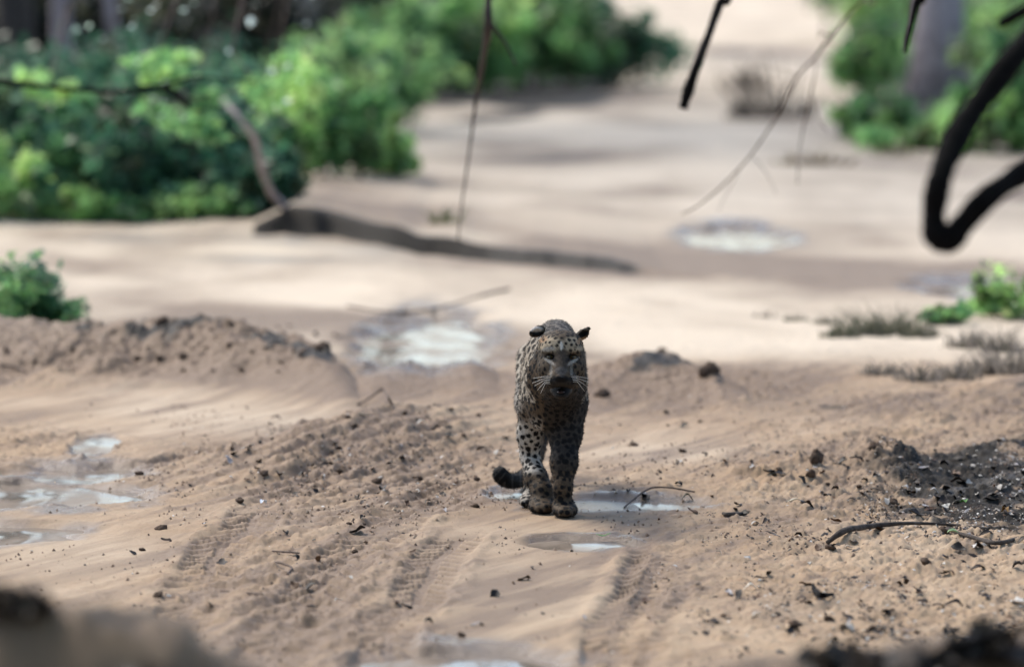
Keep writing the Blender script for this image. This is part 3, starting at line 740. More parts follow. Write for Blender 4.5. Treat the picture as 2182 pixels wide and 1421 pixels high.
# leafy sprays hanging among the branches at the left
for px, py, Y, w, h_, lab, cols in [(440,215,31,260,150,'leafy spray with pale round leaves above the bent branch tip',GREENS),(300,150,33,190,70,'yellow green leaf spray above the dark branch',BRIGHT),(560,170,32,200,150,'bright leaf spray near the pale trunk',BRIGHT),(90,190,33,100,60,'bright green leaf cluster hanging at the far left',BRIGHT)]:
    p = at(px, py, Y); root = empty('leaf_spray', p); s = Y / F
    cl = [((rng.random()-.5)*w*s, (rng.random()-.5)*.5, (rng.random()-.5)*h_*s, .14*w*s, .15, .14*h_*s+.01) for _ in range(9)]
    v, f, c_ = leaf_cloud(420, cl, 0.05, cols, flat=1.2); tag(mesh_obj('foliage', v, f, LEAF, root, False, c_), kind='stuff')
    g = Geo(); g.tube([(cl[0][0], cl[0][1], cl[0][2]), (cl[1][0], cl[1][1], cl[1][2]), (w*s*.2, .1, h_*s*.7), (w*s*.5, .3, h_*s*3.0)], [.004, .007, .009, .012], 6); g.build('stem', TWIG, root)
    tag(root, lab, 'branch')

for px, py, lab in [(240,80,'sparse leaves painted pale as glints above the bright leaf cluster'),(500,70,'sparse leaves painted pale as glints left of the pale trunk'),(560,170,'sparse leaves painted pale as glints beside the bright spray'),(690,15,'leaves painted pale as glints at the top of the pale trunk'),(420,200,'sparse leaves painted pale as glints over the bent branch tip'),(340,20,'leaves painted pale as glints high in the dark forest')]:
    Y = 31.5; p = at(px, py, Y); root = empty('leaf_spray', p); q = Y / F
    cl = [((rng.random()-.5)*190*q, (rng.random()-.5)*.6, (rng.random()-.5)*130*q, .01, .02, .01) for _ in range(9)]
    v, f, c_ = leaf_cloud(11, cl, 0.034, [(0.55, .66, .62), (0.45, .6, .5), (.62, .72, .72)], flat=.6, elong=1.1); tag(mesh_obj('foliage', v, f, LEAF, root, False, c_), kind='stuff')  # near-white leaf colour stands in for glints of light
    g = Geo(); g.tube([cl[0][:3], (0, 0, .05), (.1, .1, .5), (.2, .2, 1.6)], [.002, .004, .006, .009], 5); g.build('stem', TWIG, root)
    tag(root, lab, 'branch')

# big tree that the near branches hang from, over and behind the camera
root = empty('shade_tree', (3.6, 4.0, 0)); g = Geo()
g.tube([(0, 0, -.2), (0, .1, 1.5), (-.1, .3, 3), (-.3, .6, 4.6), (-.8, 1.2, 6)], [.42, .33, .30, .26, .16], 14, wob=.05); g.build('trunk', BARK, root)
clumps = []
for k in range(46):
    a = rng.random() * 6.283; q = rng.random() ** .5 * 6.0
    c = (-2.6 + math.cos(a) * q, 3.5 + math.sin(a) * q * 1.2, 5.6 + rng.random() * 2.2)
    clumps.append((*c, 1.0 + rng.random() * .6, 1.0 + rng.random() * .6, .35 + rng.random() * .3))
    if k % 6 == 0:
        g = Geo(); g.tube([(-.3, .6, 4.4), (c[0] * .5, c[1] * .5, 5.1), c[:3]], [.14, .09, .03], 8); g.build('limb', BARK, root)
v, f, c_ = leaf_cloud(15000, clumps, .16, GREENS); tag(mesh_obj('crown', v, f, LEAF, root, False, c_), kind='stuff')
tag(root, 'large spreading tree over the near end of the track', 'tree')

# ---------------------------------------------------------------- leopard
VOX = 0.0048
BX0, BX1, BY0, BY1, BZ0, BZ1 = -0.12, 0.36, 17.40, 19.45, -0.03, 0.80
gx = np.arange(BX0, BX1, VOX); gy = np.arange(BY0, BY1, VOX); gz = np.arange(BZ0, BZ1, VOX)
SD = np.full((len(gx), len(gy), len(gz)), 1.0, dtype=np.float32)
def _region(lo, hi):
    i = [max(0, int((lo[0] - BX0) / VOX)), min(len(gx), int((hi[0] - BX0) / VOX) + 2)]
    j = [max(0, int((lo[1] - BY0) / VOX)), min(len(gy), int((hi[1] - BY0) / VOX) + 2)]
    k = [max(0, int((lo[2] - BZ0) / VOX)), min(len(gz), int((hi[2] - BZ0) / VOX) + 2)]
    sl_ = (slice(*i), slice(*j), slice(*k))
    return sl_, gx[sl_[0]][:, None, None], gy[sl_[1]][None, :, None], gz[sl_[2]][None, None, :]
def _blend(sl_, d, k, sub=False):
    a = SD[sl_]
    if sub:
        h = np.clip(0.5 - 0.5 * (a + d) / k, 0, 1); SD[sl_] = a * (1 - h) - d * h + k * h * (1 - h)
    else:
        h = np.clip(0.5 + 0.5 * (a - d) / k, 0, 1); SD[sl_] = a * (1 - h) + d * h - k * h * (1 - h)
def cap(p, q, r1, r2, k=0.03, sub=False):
    p = np.array(p); q = np.array(q); m = max(r1, r2) + k + 0.03
    sl_, X, Y, Z = _region(np.minimum(p, q) - m, np.maximum(p, q) + m)
    ab = q - p; L = (ab ** 2).sum() + 1e-9
    t = np.clip(((X - p[0]) * ab[0] + (Y - p[1]) * ab[1] + (Z - p[2]) * ab[2]) / L, 0, 1)
    d = np.sqrt((X - p[0] - t * ab[0]) ** 2 + (Y - p[1] - t * ab[1]) ** 2 + (Z - p[2] - t * ab[2]) ** 2) - (r1 + (r2 - r1) * t)
    _blend(sl_, d, k, sub)
def ell(c, r, k=0.03, rot=(0, 0, 0), sub=False):
    from mathutils import Euler
    c = np.array(c); r = np.array(r); m = r.max() + k + 0.03
    sl_, X, Y, Z = _region(c - m, c + m)
    M = np.array(Euler(rot).to_matrix()).T
    x, y_, z = X - c[0], Y - c[1], Z - c[2]
    a = M[0, 0] * x + M[0, 1] * y_ + M[0, 2] * z; b_ = M[1, 0] * x + M[1, 1] * y_ + M[1, 2] * z; c_ = M[2, 0] * x + M[2, 1] * y_ + M[2, 2] * z
    k0 = np.sqrt((a / r[0]) ** 2 + (b_ / r[1]) ** 2 + (c_ / r[2]) ** 2) + 1e-6
    k1 = np.sqrt((a / r[0] ** 2) ** 2 + (b_ / r[1] ** 2) ** 2 + (c_ / r[2] ** 2) ** 2) + 1e-6
    _blend(sl_, k0 * (k0 - 1) / k1, k, sub)
def P(px, py, Y): return tuple(at(px, py, Y))
def U(n, Y=17.8): return n * Y / F      # photo pixels -> metres at the leopard

# trunk: rump, belly, ribcage, shoulders
ell(P(1180,775,19.02), (.104, .22, .135), .05)
ell(P(1180,770,18.65), (.102, .30, .140), .05)
ell(P(1178,792,18.36), (.108, .24, .162), .04)
ell(P(1135,795,18.22), (.038, .12, .130), .04, (0, 0.10, 0))
ell(P(1221,805,18.22), (.042, .12, .120), .04, (0, -0.08, 0))
ell(P(1186,712,18.30), (.058, .16, .050), .04)
ell(P(1178,860,18.14), (.098, .11, .105), .04)
cap(P(1186,750,18.2), P(1194,765,17.9), .088, .076, .04)          # neck
cap(P(1192,825,18.05), P(1195,815,17.9), .088, .066, .05)
ell(P(1162,800,18.05), (.070, .08, .085), .04)
ell(P(1219,805,18.05), (.048, .08, .085), .04)
# image-right foreleg
cap(P(1214,860,18.16), P(1205,925,18.12), U(38), U(34), .04)
cap(P(1205,925,18.12), P(1202,985,18.06), U(33), U(27), .03)
cap(P(1202,985,18.06), P(1199,1040,18.02), U(27), U(20), .03)
cap(P(1199,1040,18.02), P(1198,1080,18.02), U(19), U(19), .02)
for dx, dy in ((-15, 0), (-5, -.035), (7, -.035), (17, 0.0)):
    c = P(1203, 1090, 17.99); ell((c[0] + U(dx), c[1] + dy, .024), (.019, .040, .021), .012)
ell((P(1202,1085,18.04)[0], 18.04, .034), (.040, .055, .032), .02)
# image-left foreleg, with a knee-like wrist low down
cap(P(1140,860,18.22), P(1131,925,18.28), U(34), U(28), .04)
cap(P(1131,925,18.28), P(1129,972,18.30), U(27), U(21), .03)
cap(P(1129,972,18.30), P(1143,1018,18.22), U(20), U(23), .02)
cap(P(1143,1018,18.22), P(1157,1050,18.16), U(24), U(23), .02)
cap(P(1157,1050,18.16), P(1157,1076,18.15), U(23), U(22), .02)
for dx, dy in ((-17, .01), (-6, -.02), (6, -.025), (16, -.01)):
    c = P(1155, 1085, 18.10); ell((c[0] + U(dx), c[1] + dy, .022), (.019, .038, .020), .012)
ell((P(1154,1080,18.14)[0], 18.14, .032), (.042, .055, .030), .02)
# hind legs
def hind(xh, yh, xp, yp, side):
    hip = (xh, yh, .47); knee = (xh + side * .02, yh - .17, .33); hock = (xp, yp + .16, .20); meta = (xp, yp + .05, .045)
    cap(hip, knee, .074, .056, .03); cap(knee, hock, .055, .030, .03); cap(hock, meta, .027, .024, .02)
    for dx in (-.024, -.008, .008, .024): ell((xp + dx, yp - .005 - .008 * (abs(dx) < .01), .020), (.014, .034, .018), .01)
    ell((xp, yp + .03, .026), (.034, .045, .024), .02)
xl = P(1130, 1060, 18.3)[0]
hind(P(1142,800,19.0)[0], 18.95, xl, 18.29, -1)
hind(P(1206,800,19.0)[0], 19.05, P(1196,1040,18.9)[0], 18.95, 1)
# tail
tail = [P(1180,735,19.22), P(1176,810,19.36), P(1160,905,19.30), P(1140,985,19.10), P(1118,1014,18.90), P(1094,1025,18.75), P(1074,1019,18.68), P(1065,1009,18.66)]
TS = spline(tail, 5)
for i in range(len(TS) - 1): cap(TS[i], TS[i + 1], U(15.5), U(15.5), .01)

# head
HY = 17.72
def H(px, py, dy=0.0): return P(px, py, HY + dy)
ell(H(1196,752,.03), (U(49), .085, U(45)), .03)
ell(H(1194,728,.015), (U(42), .070, U(22)), .03)
ell(H(1170,784,-.005), (U(25), .062, U(28)), .03)
ell(H(1223,784,-.005), (U(25), .062, U(28)), .03)
cap(H(1196,742,-.030), H(1196,795,-.095), U(16), U(17), .035)         # nose bridge
ell(H(1173,743,-.035), (U(16), .018, U(9)), .025)                    # brows
ell(H(1220,744,-.035), (U(16), .018, U(9)), .025)
ell(H(1184,811,-.080), (U(21), .045, U(18)), .02)                   # whisker pads
ell(H(1209,811,-.080), (U(21), .045, U(18)), .02)
ell(H(1196,804,-.114), (U(13), .020, U(9)), .008)                    # nose
ell(H(1196,842,-.04), (U(14), .032, U(7)), .015)                   # chin
ell(H(1196,832,.01), (U(24), .065, U(13)), .02)                        # jaw
ell(H(1172,760,-.062), (U(10.5), .016, U(6.5)), .006, sub=True)      # eye sockets
ell(H(1221,761,-.062), (U(10.5), .016, U(6.5)), .006, sub=True)
ell(H(1195,831,-.105), (U(19), .050, U(7.5)), .005, sub=True)        # open mouth
cap(H(1196,812,-.150), H(1196,826,-.150), .002, .003, .004, sub=True)
# ears
ell(H(1145,706,.06), (U(19), .016, U(13)), .010, (0.5, -0.35, 0.25))
ell(H(1145,710,.042), (U(12), .014, U(7.5)), .005, (0.5, -0.25, 0.25), sub=True)
ell(H(1241,713,.06), (U(16), .016, U(11)), .010, (0.4, -0.55, -0.3)); cap(H(1240,712,.05), H(1254,700,.05), U(8), U(4.5), .008)
ell(H(1245,712,.042), (U(13), .014, U(6)), .005, (0.4, -0.65, -0.3), sub=True)

# polygonise (surface nets)
ins = SD < 0
def surface_nets(S, ins):
    nx, ny, nz = S.shape
    cnt = np.zeros((nx - 1, ny - 1, nz - 1), dtype=np.int8)
    for a in (0, 1):
        for b_ in (0, 1):
            for c_ in (0, 1): cnt += ins[a:nx-1+a, b_:ny-1+b_, c_:nz-1+c_]
    act = (cnt > 0) & (cnt < 8)
    I = np.argwhere(act); vid = -np.ones(act.shape, dtype=np.int64); vid[act] = np.arange(len(I))
    acc = np.zeros((len(I), 3)); num = np.zeros(len(I))
    co = [(a, b_, c_) for a in (0, 1) for b_ in (0, 1) for c_ in (0, 1)]
    val = {o: S[I[:, 0] + o[0], I[:, 1] + o[1], I[:, 2] + o[2]].astype(float) for o in co}
    for o in co:
        for ax in range(3):
            if o[ax] == 0:
                q = list(o); q[ax] = 1; q = tuple(q); a, b_ = val[o], val[q]; m = (a < 0) != (b_ < 0)
                t = np.where(m, a / np.where(m, a - b_, 1), 0)
                pt = np.tile(np.array(o, float), (len(I), 1)); pt[:, ax] = t
                acc[m] += pt[m]; num[m] += 1
    V = (I + acc / num[:, None]) * VOX + np.array([BX0, BY0, BZ0])
    Fs = []
    for ax in range(3):
        sl0 = [slice(1, -1)] * 3; sl0[ax] = slice(0, -1); sl1 = list(sl0); sl1[ax] = slice(1, None)
        A, B = ins[tuple(sl0)], ins[tuple(sl1)]
        E = np.argwhere(A != B); off = np.array([1, 1, 1]); off[ax] = 0; E = E + off
        u_, w_ = [(1, 2), (2, 0), (0, 1)][ax]
        def gv(du, dw):
            q = E.copy(); q[:, u_] -= du; q[:, w_] -= dw
            return vid[q[:, 0], q[:, 1], q[:, 2]]
        quad = np.stack([gv(1, 1), gv(0, 1), gv(0, 0), gv(1, 0)], 1)
        flip = ~ins[E[:, 0], E[:, 1], E[:, 2]]
        quad[flip] = quad[flip][:, ::-1]
        Fs.append(quad)
    return V, np.concatenate(Fs)
LV, LF = surface_nets(SD, ins)
# normals for the fur
def vnormals(V, Fq):
    n = np.cross(V[Fq[:, 2]] - V[Fq[:, 0]], V[Fq[:, 3]] - V[Fq[:, 1]])
    N_ = np.zeros_like(V)
    for k in range(4): np.add.at(N_, Fq[:, k], n)
    return N_ / (np.linalg.norm(N_, axis=1)[:, None] + 1e-12)
LN = vnormals(LV, LF)

# coat colours: spots and rosettes spread over the skin
BASE = np.array([0.15, 0.10, 0.058]); PALE = np.array([0.46, 0.43, 0.38]); BLK = np.array([0.005, 0.0045, 0.005]); GREY = np.array([0.066, 0.055, 0.046])
vx, vy, vz = LV[:, 0], LV[:, 1], LV[:, 2]
a_ = F * vx / vy; LPX = 1091 + a_ * 0.9963
LPY = 710.5 + F * np.tan(np.arctan2(CAM.z - vz, vy) - PITCH)
coat = np.tile(BASE, (len(LV), 1))
def towards(m, c):
    global coat
    m = np.clip(m, 0, 1)[:, None]; coat = coat * (1 - m) + np.array(c) * m
n3 = fbm(vx * 30 + vz * 11, vz * 30 + vy * 17, 3, 201)
towards(0.25 + 0.35 * n3, GREY)
pass
head = (vy < 17.86) & (vz > .44)
front = (vy < 18.35)
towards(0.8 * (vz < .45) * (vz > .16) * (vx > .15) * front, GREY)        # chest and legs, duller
towards(0.75 * sstep(1165, 1145, LPX) * sstep(880, 910, LPY) * sstep(1018, 1000, LPY) * (vy < 18.5), PALE)  # light on the image-left foreleg painted into the fur
towards(0.6 * (vy > 18.2) * (vy < 18.5) * sstep(1135, 1128, LPX) * sstep(1035, 1045, LPY), PALE)
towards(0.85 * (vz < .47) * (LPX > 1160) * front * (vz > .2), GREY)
towards(0.6 * sstep(1125, 1100, LPX) * (LPY < 880), PALE)  # flank edge paler, light from the left painted in
# seeds by poisson picking
def seeds(mask, dmin, seed):
    r_ = np.random.default_rng(seed); ids = np.nonzero(mask)[0]; r_.shuffle(ids); cell = {}; out = []
    for i in ids[:60000]:
        p = LV[i]; key = tuple((p / dmin).astype(int)); ok = True
        for dx in (-1, 0, 1):
            for dy in (-1, 0, 1):
                for dz in (-1, 0, 1):
                    for j in cell.get((key[0]+dx, key[1]+dy, key[2]+dz), ()):
                        if ((LV[j] - p) ** 2).sum() < dmin * dmin: ok = False; break
                    if not ok: break
                if not ok: break
            if not ok: break
        if ok: cell.setdefault(key, []).append(i); out.append(i)
    return out
def nearest(mask, sd):
    kd = KDTree(len(sd))
    for i, s in enumerate(sd): kd.insert(LV[s], i)
    kd.balance()
    ids = np.nonzero(mask)[0]; D = np.full(len(LV), 9.0); K = np.zeros(len(LV), int)
    for i in ids:
        _, k_, d_ = kd.find(LV[i]); D[i] = d_; K[i] = k_
    return D, K
wv = 0.5 * fbm(vx * 60 + 5, vz * 60 + vy * 40, 2, 205)
flank = (~head) & (vz > .40) & (vy > 18.02)
D, K = nearest(flank, seeds(flank, .0305, 3))
ph = np.sin(K * 2.4); dd = D + 0.004 * wv + 0.002 * ph
ring = sstep(.0055, .0070, dd) * sstep(.0150, .0128, dd)
gaps = vnoise(vz * 55 + K, vy * 55 + vx * 55, 207) < 0.62
towards(0.75 * flank, np.array([.40, .35, .28]))
towards(0.95 * sstep(.0145, .0125, dd) * flank, (0.040, .025, .015))
towards(ring * gaps * flank * 0.95, BLK)
small = (~head) & ~flank
D, K = nearest(small, seeds(small, .0215, 4))
dd = D + 0.006 * wv
r_s = 0.0090 + 0.0022 * np.sin(K * 1.7)
towards(sstep(r_s + .0014, r_s - .0008, dd) * small, BLK)
hm = head
D, K = nearest(hm, seeds(hm, .0155, 5)); dd = D + 0.003 * wv
towards(0.3 * hm + .3 * hm * n3, (0.10, 0.085, 0.065))
def hb(cx, cy, rx, ry, rot=0):
    x = LPX - cx; y_ = LPY - cy; c, s_ = math.cos(rot), math.sin(rot)
    return sstep(1.25, 0.75, np.sqrt(((x * c + y_ * s_) / rx) ** 2 + ((-x * s_ + y_ * c) / ry) ** 2)) * head
towards(0.95 * hb(1168, 733, 30, 17) + .85 * hb(1224, 733, 28, 16), (0.36, .29, .20))
towards(0.5 * hb(1160, 790, 22, 28) + .35 * hb(1232, 790, 20, 28), (0.15, .115, .08))
towards(0.55 * hb(1150, 722, 16, 8) + 0.5 * hb(1240, 728, 12, 8), (0.34, .17, .08))
dots = sstep(.0074, .0054, dd) * hm
towards(dots * 0.8 * (LPY > 745) * (LPY < 822) * (np.abs(LPX - 1196) > 17), BLK)
towards(dots * np.clip(sstep(745, 735, LPY) + sstep(26, 32, np.abs(LPX - 1196)) * sstep(775, 785, LPY) + sstep(1160, 1150, LPX) * (LPY < 830), 0, 1) * 0.95, BLK)
towards(dots * 0.8 * (LPY > 800) * (LPY < 826) * (np.abs(LPX - 1196) > 12), BLK)
for sx in (-1, 1):
    cx = 1196
    towards(hb(cx + sx * 28, 744, 15, 5, sx * 0.15) * np.clip(0.40 + 1.6 * n3, 0, 0.8), PALE * 0.7)      # pale over the eye
    towards(hb(cx + sx * 25, 770, 16, 3.6, sx * -0.60) * 0.75, PALE * 0.75)     # pale streak under the eye
    towards(hb(cx + sx * 22, 788, 3.4, 14) * 0.65, PALE * 0.5)                  # beside the nose bridge
    towards(hb(cx + sx * 25, 759, 12, 4.6, sx * 0.1), BLK)                      # eye rim
    towards(hb(cx + sx * 14, 767, 6, 4, sx * -.7) * .9, BLK)
towards(hb(1196, 737, 3.2, 10) * .9, PALE)
towards(hb(1196, 775, 14, 28) * 0.6, (0.075, .060, .050))
towards(hb(1196, 790, 13, 9) * 0.6, (0.15, .14, .135))
towards(hb(1197, 808, 15, 7), (0.006, .005, .005))
towards(hb(1198, 802, 5, 1.5) * .5, (0.16, .14, .14))
towards(0.7 * hb(1196, 816, 34, 14), (0.028, .023, .020))
towards(hb(1197, 808, 15, 7), (0.006, .005, .005)); towards(hb(1198, 802, 5, 1.5) * .5, (0.16, .14, .14))
towards(hb(1195, 833, 22, 11), (0.005, .004, .004))
towards(hb(1196, 850, 18, 2.5) * .35, (0.10, .085, .07))
towards(0.7 * sstep(836, 842, LPY) * head * (1 - hb(1196, 850, 16, 3)), (0.035, .028, .022))
towards(hb(1146, 711, 13, 6), BLK * 1.2)
towards(hb(1141, 701, 16, 6) * 0.95, (0.42, .38, .34))
towards(hb(1250, 704, 6, 5) * 0.6, (0.20, .17, .14)); towards(hb(1243, 722, 11, 5) * 0.8, (0.34, .19, .09))
towards(hb(1242, 712, 15, 6, -.4), BLK * 1.2)
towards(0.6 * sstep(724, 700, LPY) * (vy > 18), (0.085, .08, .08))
barm = (LPX > 1163) * (LPY > 905) * (LPY < 1070) * (vy < 18.4)
towards(0.8 * barm * sstep(0.25, 0.7, np.sin(vz * 190 + 2.5 * fbm(vx * 40, vz * 14, 2, 221)) * (0.6 + fbm(vx * 30, vz * 30, 2, 222))), BLK * 1.5)
# tail bands
tm = (vy > 18.55) & (LPY > 985) & (vz < .30) & (LPX < 1112)
tarc = (1112 - LPX) + np.maximum(0, 1030 - LPY) * (LPX < 1078) * 0.9
band = (np.sin(tarc * 0.36 + .6) > 0.72)
towards(tm * 1.0, BLK * 1.3); towards(tm * band * 0.35, (0.22, .20, .18))
# soles
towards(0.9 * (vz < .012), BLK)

lm, nt, b = nmat('leopard_coat')
at_ = N(nt, 'ShaderNodeAttribute', attribute_name='tone'); tc = N(nt, 'ShaderNodeTexCoord')
nn = N(nt, 'ShaderNodeTexNoise'); nn.inputs['Scale'].default_value = 130; nn.inputs['Detail'].default_value = 4
nt.links.new(tc.outputs['Object'], nn.inputs['Vector'])
mr = N(nt, 'ShaderNodeMapRange'); mr.inputs[1].default_value = .3; mr.inputs[2].default_value = .7; mr.inputs[3].default_value = .65; mr.inputs[4].default_value = 1.25
nt.links.new(nn.outputs[0], mr.inputs[0])
mx = N(nt, 'ShaderNodeVectorMath', operation='SCALE'); nt.links.new(at_.outputs['Color'], mx.inputs[0]); nt.links.new(mr.outputs[0], mx.inputs['Scale'])
nt.links.new(mx.outputs[0], b.inputs['Base Color'])
b.inputs['Roughness'].default_value = 0.75; b.inputs['Specular IOR Level'].default_value = 0.2
bp = N(nt, 'ShaderNodeBump'); bp.inputs['Strength'].default_value = 0.5; bp.inputs['Distance'].default_value = 0.004
nt.links.new(nn.outputs[0], bp.inputs['Height']); nt.links.new(bp.outputs[0], b.inputs['Normal'])

O = Vector((0.15, 18.2, 0.0))
leo = empty('leopard', O)
tag(leo, 'spotted leopard walking straight towards the viewer on the wet sand track', 'leopard')
lum = coat.mean(1, keepdims=True); coat = coat * np.clip(0.46 + 2.4 * (lum - 0.06), 0.44, 1.25)
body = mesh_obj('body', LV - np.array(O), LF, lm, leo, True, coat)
# short fur
nf = 42000
vis = np.nonzero((LN[:, 1] < 0.35) & (LV[:, 2] > .012) & ~(head & (np.abs(LPX - 1196) < 15) & (LPY > 797) & (LPY < 838)) & ~(head & (np.abs(LPY - 760) < 7) & (np.abs(LPX - 1196) < 38)))[0]
vi = rng.choice(vis, nf); p = LV[vi]; nrm = LN[vi]
dirn = nrm * 0.55 + np.array([0, 0.45, -0.35]) + 0.22 * rng.normal(size=(nf, 3)); dirn /= np.linalg.norm(dirn, axis=1)[:, None]
side = np.cross(dirn, rng.normal(size=(nf, 3))); side /= np.linalg.norm(side, axis=1)[:, None]
ln = np.where(head[vi], .0045, .0075) * (0.6 + 0.7 * rng.random(nf)); w_ = 0.0011
fv = np.stack([p - side * w_ - nrm * .001, p + side * w_ - nrm * .001, p + dirn * ln[:, None]], 1).reshape(-1, 3) - np.array(O)
fc = coat[vi] * (0.75 + 0.55 * rng.random((nf, 1)))
fur = mesh_obj('fur', fv, np.arange(nf * 3).reshape(nf, 3), lm, leo, False, np.repeat(fc, 3, 0)); tag(fur, kind='stuff')
# eyes, whiskers, nose
em, nt, b = nmat('eye_wet'); b.inputs['Base Color'].default_value = (0.07, .05, .018, 1); b.inputs['Roughness'].default_value = .08
nm, nt, b = nmat('eye_pupil'); b.inputs['Base Color'].default_value = (0.003, .003, .003, 1); b.inputs['Roughness'].default_value = .1
wm, nt, b = nmat('whisker_white'); b.inputs['Base Color'].default_value = (0.6, .57, .52, 1); b.inputs['Roughness'].default_value = .5
tm_, nt, b = nmat('tongue_flesh'); b.inputs['Base Color'].default_value = (0.03, .014, .012, 1); b.inputs['Roughness'].default_value = .4
def ball(name, c, r, mat, parent, sc=(1, 1, 1)):
    v, f = [], []
    for i in range(9):
        for j in range(12):
            th = math.pi * i / 8; ph_ = 2 * math.pi * j / 12
            v.append((c[0] + r * sc[0] * math.sin(th) * math.cos(ph_), c[1] + r * sc[1] * math.sin(th) * math.sin(ph_), c[2] + r * sc[2] * math.cos(th)))
    for i in range(8):
        for j in range(12): f.append((i*12+j, (i+1)*12+j, (i+1)*12+(j+1) % 12, i*12+(j+1) % 12))
    return mesh_obj(name, v, f, mat, parent)
for px in (1172, 1221):
    c = Vector(H(px, 761, -.043)) - O
    e = ball('eye', c, .0135, em, leo, (1, .8, .62)); ball('pupil', c + Vector((0, -.0105, 0)), .0045, nm, e, (1, .5, 1))
ball('tongue', Vector(H(1195, 835, -.055)) - O, .014, tm_, leo, (1, 1.4, .35))
for s_, ends in ((-1, [(1136,806),(1134,816),(1139,822),(1145,831),(1152,838)]), (1, [(1254,806),(1256,815),(1252,824),(1246,834)])):
    for i, (ex, ey) in enumerate(ends):
        a0 = Vector(H(1196 + s_ * 20, 803 + i * 3.6, -.112)) - O; a1 = Vector(H(1196 + s_ * 34, 802 + i * 3.6, -.125)) - O; a2 = Vector(H(ex, ey, -.10)) - O
        g = Geo(); g.tube([a0, a1, a2], [.0008, .0008, .0005], 5); g.build('whisker', wm, leo)

# ---------------------------------------------------------------- things lying on the ground
LITTER = leafmat('dead_leaf', 0.35, 0.6, 0.12)
STONE = noisy('clod_soil', (0.05, 0.032, 0.022), (0.12, 0.08, 0.055), 60, .95, .8)
def leaf_mesh(name, L, W, curl, curv, col, mat=None, thick=0.0012):
    """dead leaf: a cupped, bent blade with thickness"""
    n = 7; v = []; f = []
    mat = mat or LITTER
    for side in (0, 1):
        for i in range(n):
            t = i / (n - 1); w = W * math.sin(math.pi * (0.06 + 0.9 * t)) ** 0.75 * .5
            x = (t - .5) * L; z = curv * math.sin(math.pi * t) * L + .10 * L * math.sin(5.3 * t + L * 400); w *= 1 + .3 * math.sin(9 * t + W * 900)
            for j in (-1, 0, 1):
                v.append((x, j * w + .12 * L * math.sin(2.5 * t), z + abs(j) * curl * w - side * thick))
    m = n * 3
    for i in range(n - 1):
        for j in range(2):
            a = i * 3 + j; f.append((a, a + 1, a + 4, a + 3)); a += m; f.append((a + 3, a + 4, a + 1, a))
    me = mesh_obj(name, v, f, mat, None, True, np.tile(np.array(col), (len(v), 1)))
    return me
def clod_mesh(name, r, seed, mat=None, sq=.6):
    v, f = [], []; r_ = np.random.default_rng(seed)
    for i in range(7):
        for j in range(9):
            th = math.pi * i / 6; ph_ = 2 * math.pi * j / 9; q = r * (0.75 + .5 * r_.random())
            v.append((q * math.sin(th) * math.cos(ph_) * 1.2, q * math.sin(th) * math.sin(ph_), q * math.cos(th) * sq))
    for i in range(6):
        for j in range(9): f.append((i*9+j, (i+1)*9+j, (i+1)*9+(j+1) % 9, i*9+(j+1) % 9))
    return mesh_obj(name, v, f, mat or STONE)
def land(o, x, y, up=0.0, rz=None, tilt=0.15, s=1.0):
    o.location = (x, y, hz(x, y) + up); o.rotation_euler = (random.gauss(0, tilt), random.gauss(0, tilt), random.random() * 6.28 if rz is None else rz); o.scale = (s, s, s)
def bend_to(o, label, cat, group=None): return tag(o, label, cat, group)

DARKL = [(0.012, .009, .008), (0.02, .014, .011), (0.035, .022, .015), (0.016, .013, .013)]
BROWNL = [(0.09, .045, .022), (0.06, .035, .02), (0.13, .07, .035)]
PALEL = [(0.38, .35, .31), (0.5, .48, .45), (0.30, .28, .28), (0.55, .52, .46)]
proto = {'dark': [leaf_mesh('dead_leaf', L, W, c1, c2, c) for L, W, c1, c2, c in ((.05, .026, .5, .05, DARKL[0]), (.036, .026, .3, .07, DARKL[1]), (.06, .016, .6, .03, DARKL[2]), (.03, .022, .9, .10, DARKL[3]))],
         'brown': [leaf_mesh('dead_leaf', L, W, c1, c2, c) for L, W, c1, c2, c in ((.05, .024, .5, .05, BROWNL[0]), (.04, .022, .4, .07, BROWNL[1]), (.035, .02, .3, .09, BROWNL[2]))],
         'pale': [leaf_mesh('dead_leaf', L, W, c1, c2, c) for L, W, c1, c2, c in ((.045, .022, .3, .08, PALEL[0]), (.032, .02, .4, .14, PALEL[1]), (.05, .016, .4, .10, PALEL[2]), (.024, .015, .3, .14, PALEL[3]))],
         'clod': [clod_mesh('soil_clod', r, i) for i, r in enumerate((.012, .016, .009))]}
used = set()
ZONES = [  # px range, py range, counts dark, brown, pale, clod, words
 ((1500, 2190), (1180, 1400), 40, 12, 22, 6, 'on the right foreground sand', 'right foreground sand'),
 ((1560, 2190), (1060, 1180), 22, 6, 10, 4, 'below the leaf heap', 'sand below the leaf heap'),
 ((1930, 2190), (950, 1120), 26, 5, 18, 0, 'in the dark leaf heap', 'dark leaf heap'),
 ((1600, 1930), (970, 1060), 14, 4, 7, 8, 'on the small right sand mounds', 'small right hand mounds'),
 ((480, 1080), (880, 1100), 26, 9, 7, 16, 'on the littered ridge', 'littered ridge'),
 ((250, 850), (1100, 1380), 13, 5, 4, 6, 'on the left foreground sand', 'left foreground sand'),
 ((0, 760), (690, 800), 7, 4, 1, 26, 'on the rear sand ridge at the left', 'rear sand ridge'),
 ((1270, 1560), (880, 1120), 9, 4, 2, 4, 'by the right puddle', 'sand right of the leopard'),
 ((850, 1500), (1120, 1380), 4, 3, 2, 1, 'on the smooth track before the leopard', 'smooth track'),
]
SHAPE = {'dark': ['broad', 'small blunt', 'long narrow', 'tiny cupped'], 'brown': ['broad', 'short', 'tiny'], 'pale': ['broad', 'small', 'long narrow', 'tiny'], 'clod': ['round', 'larger', 'tiny']}
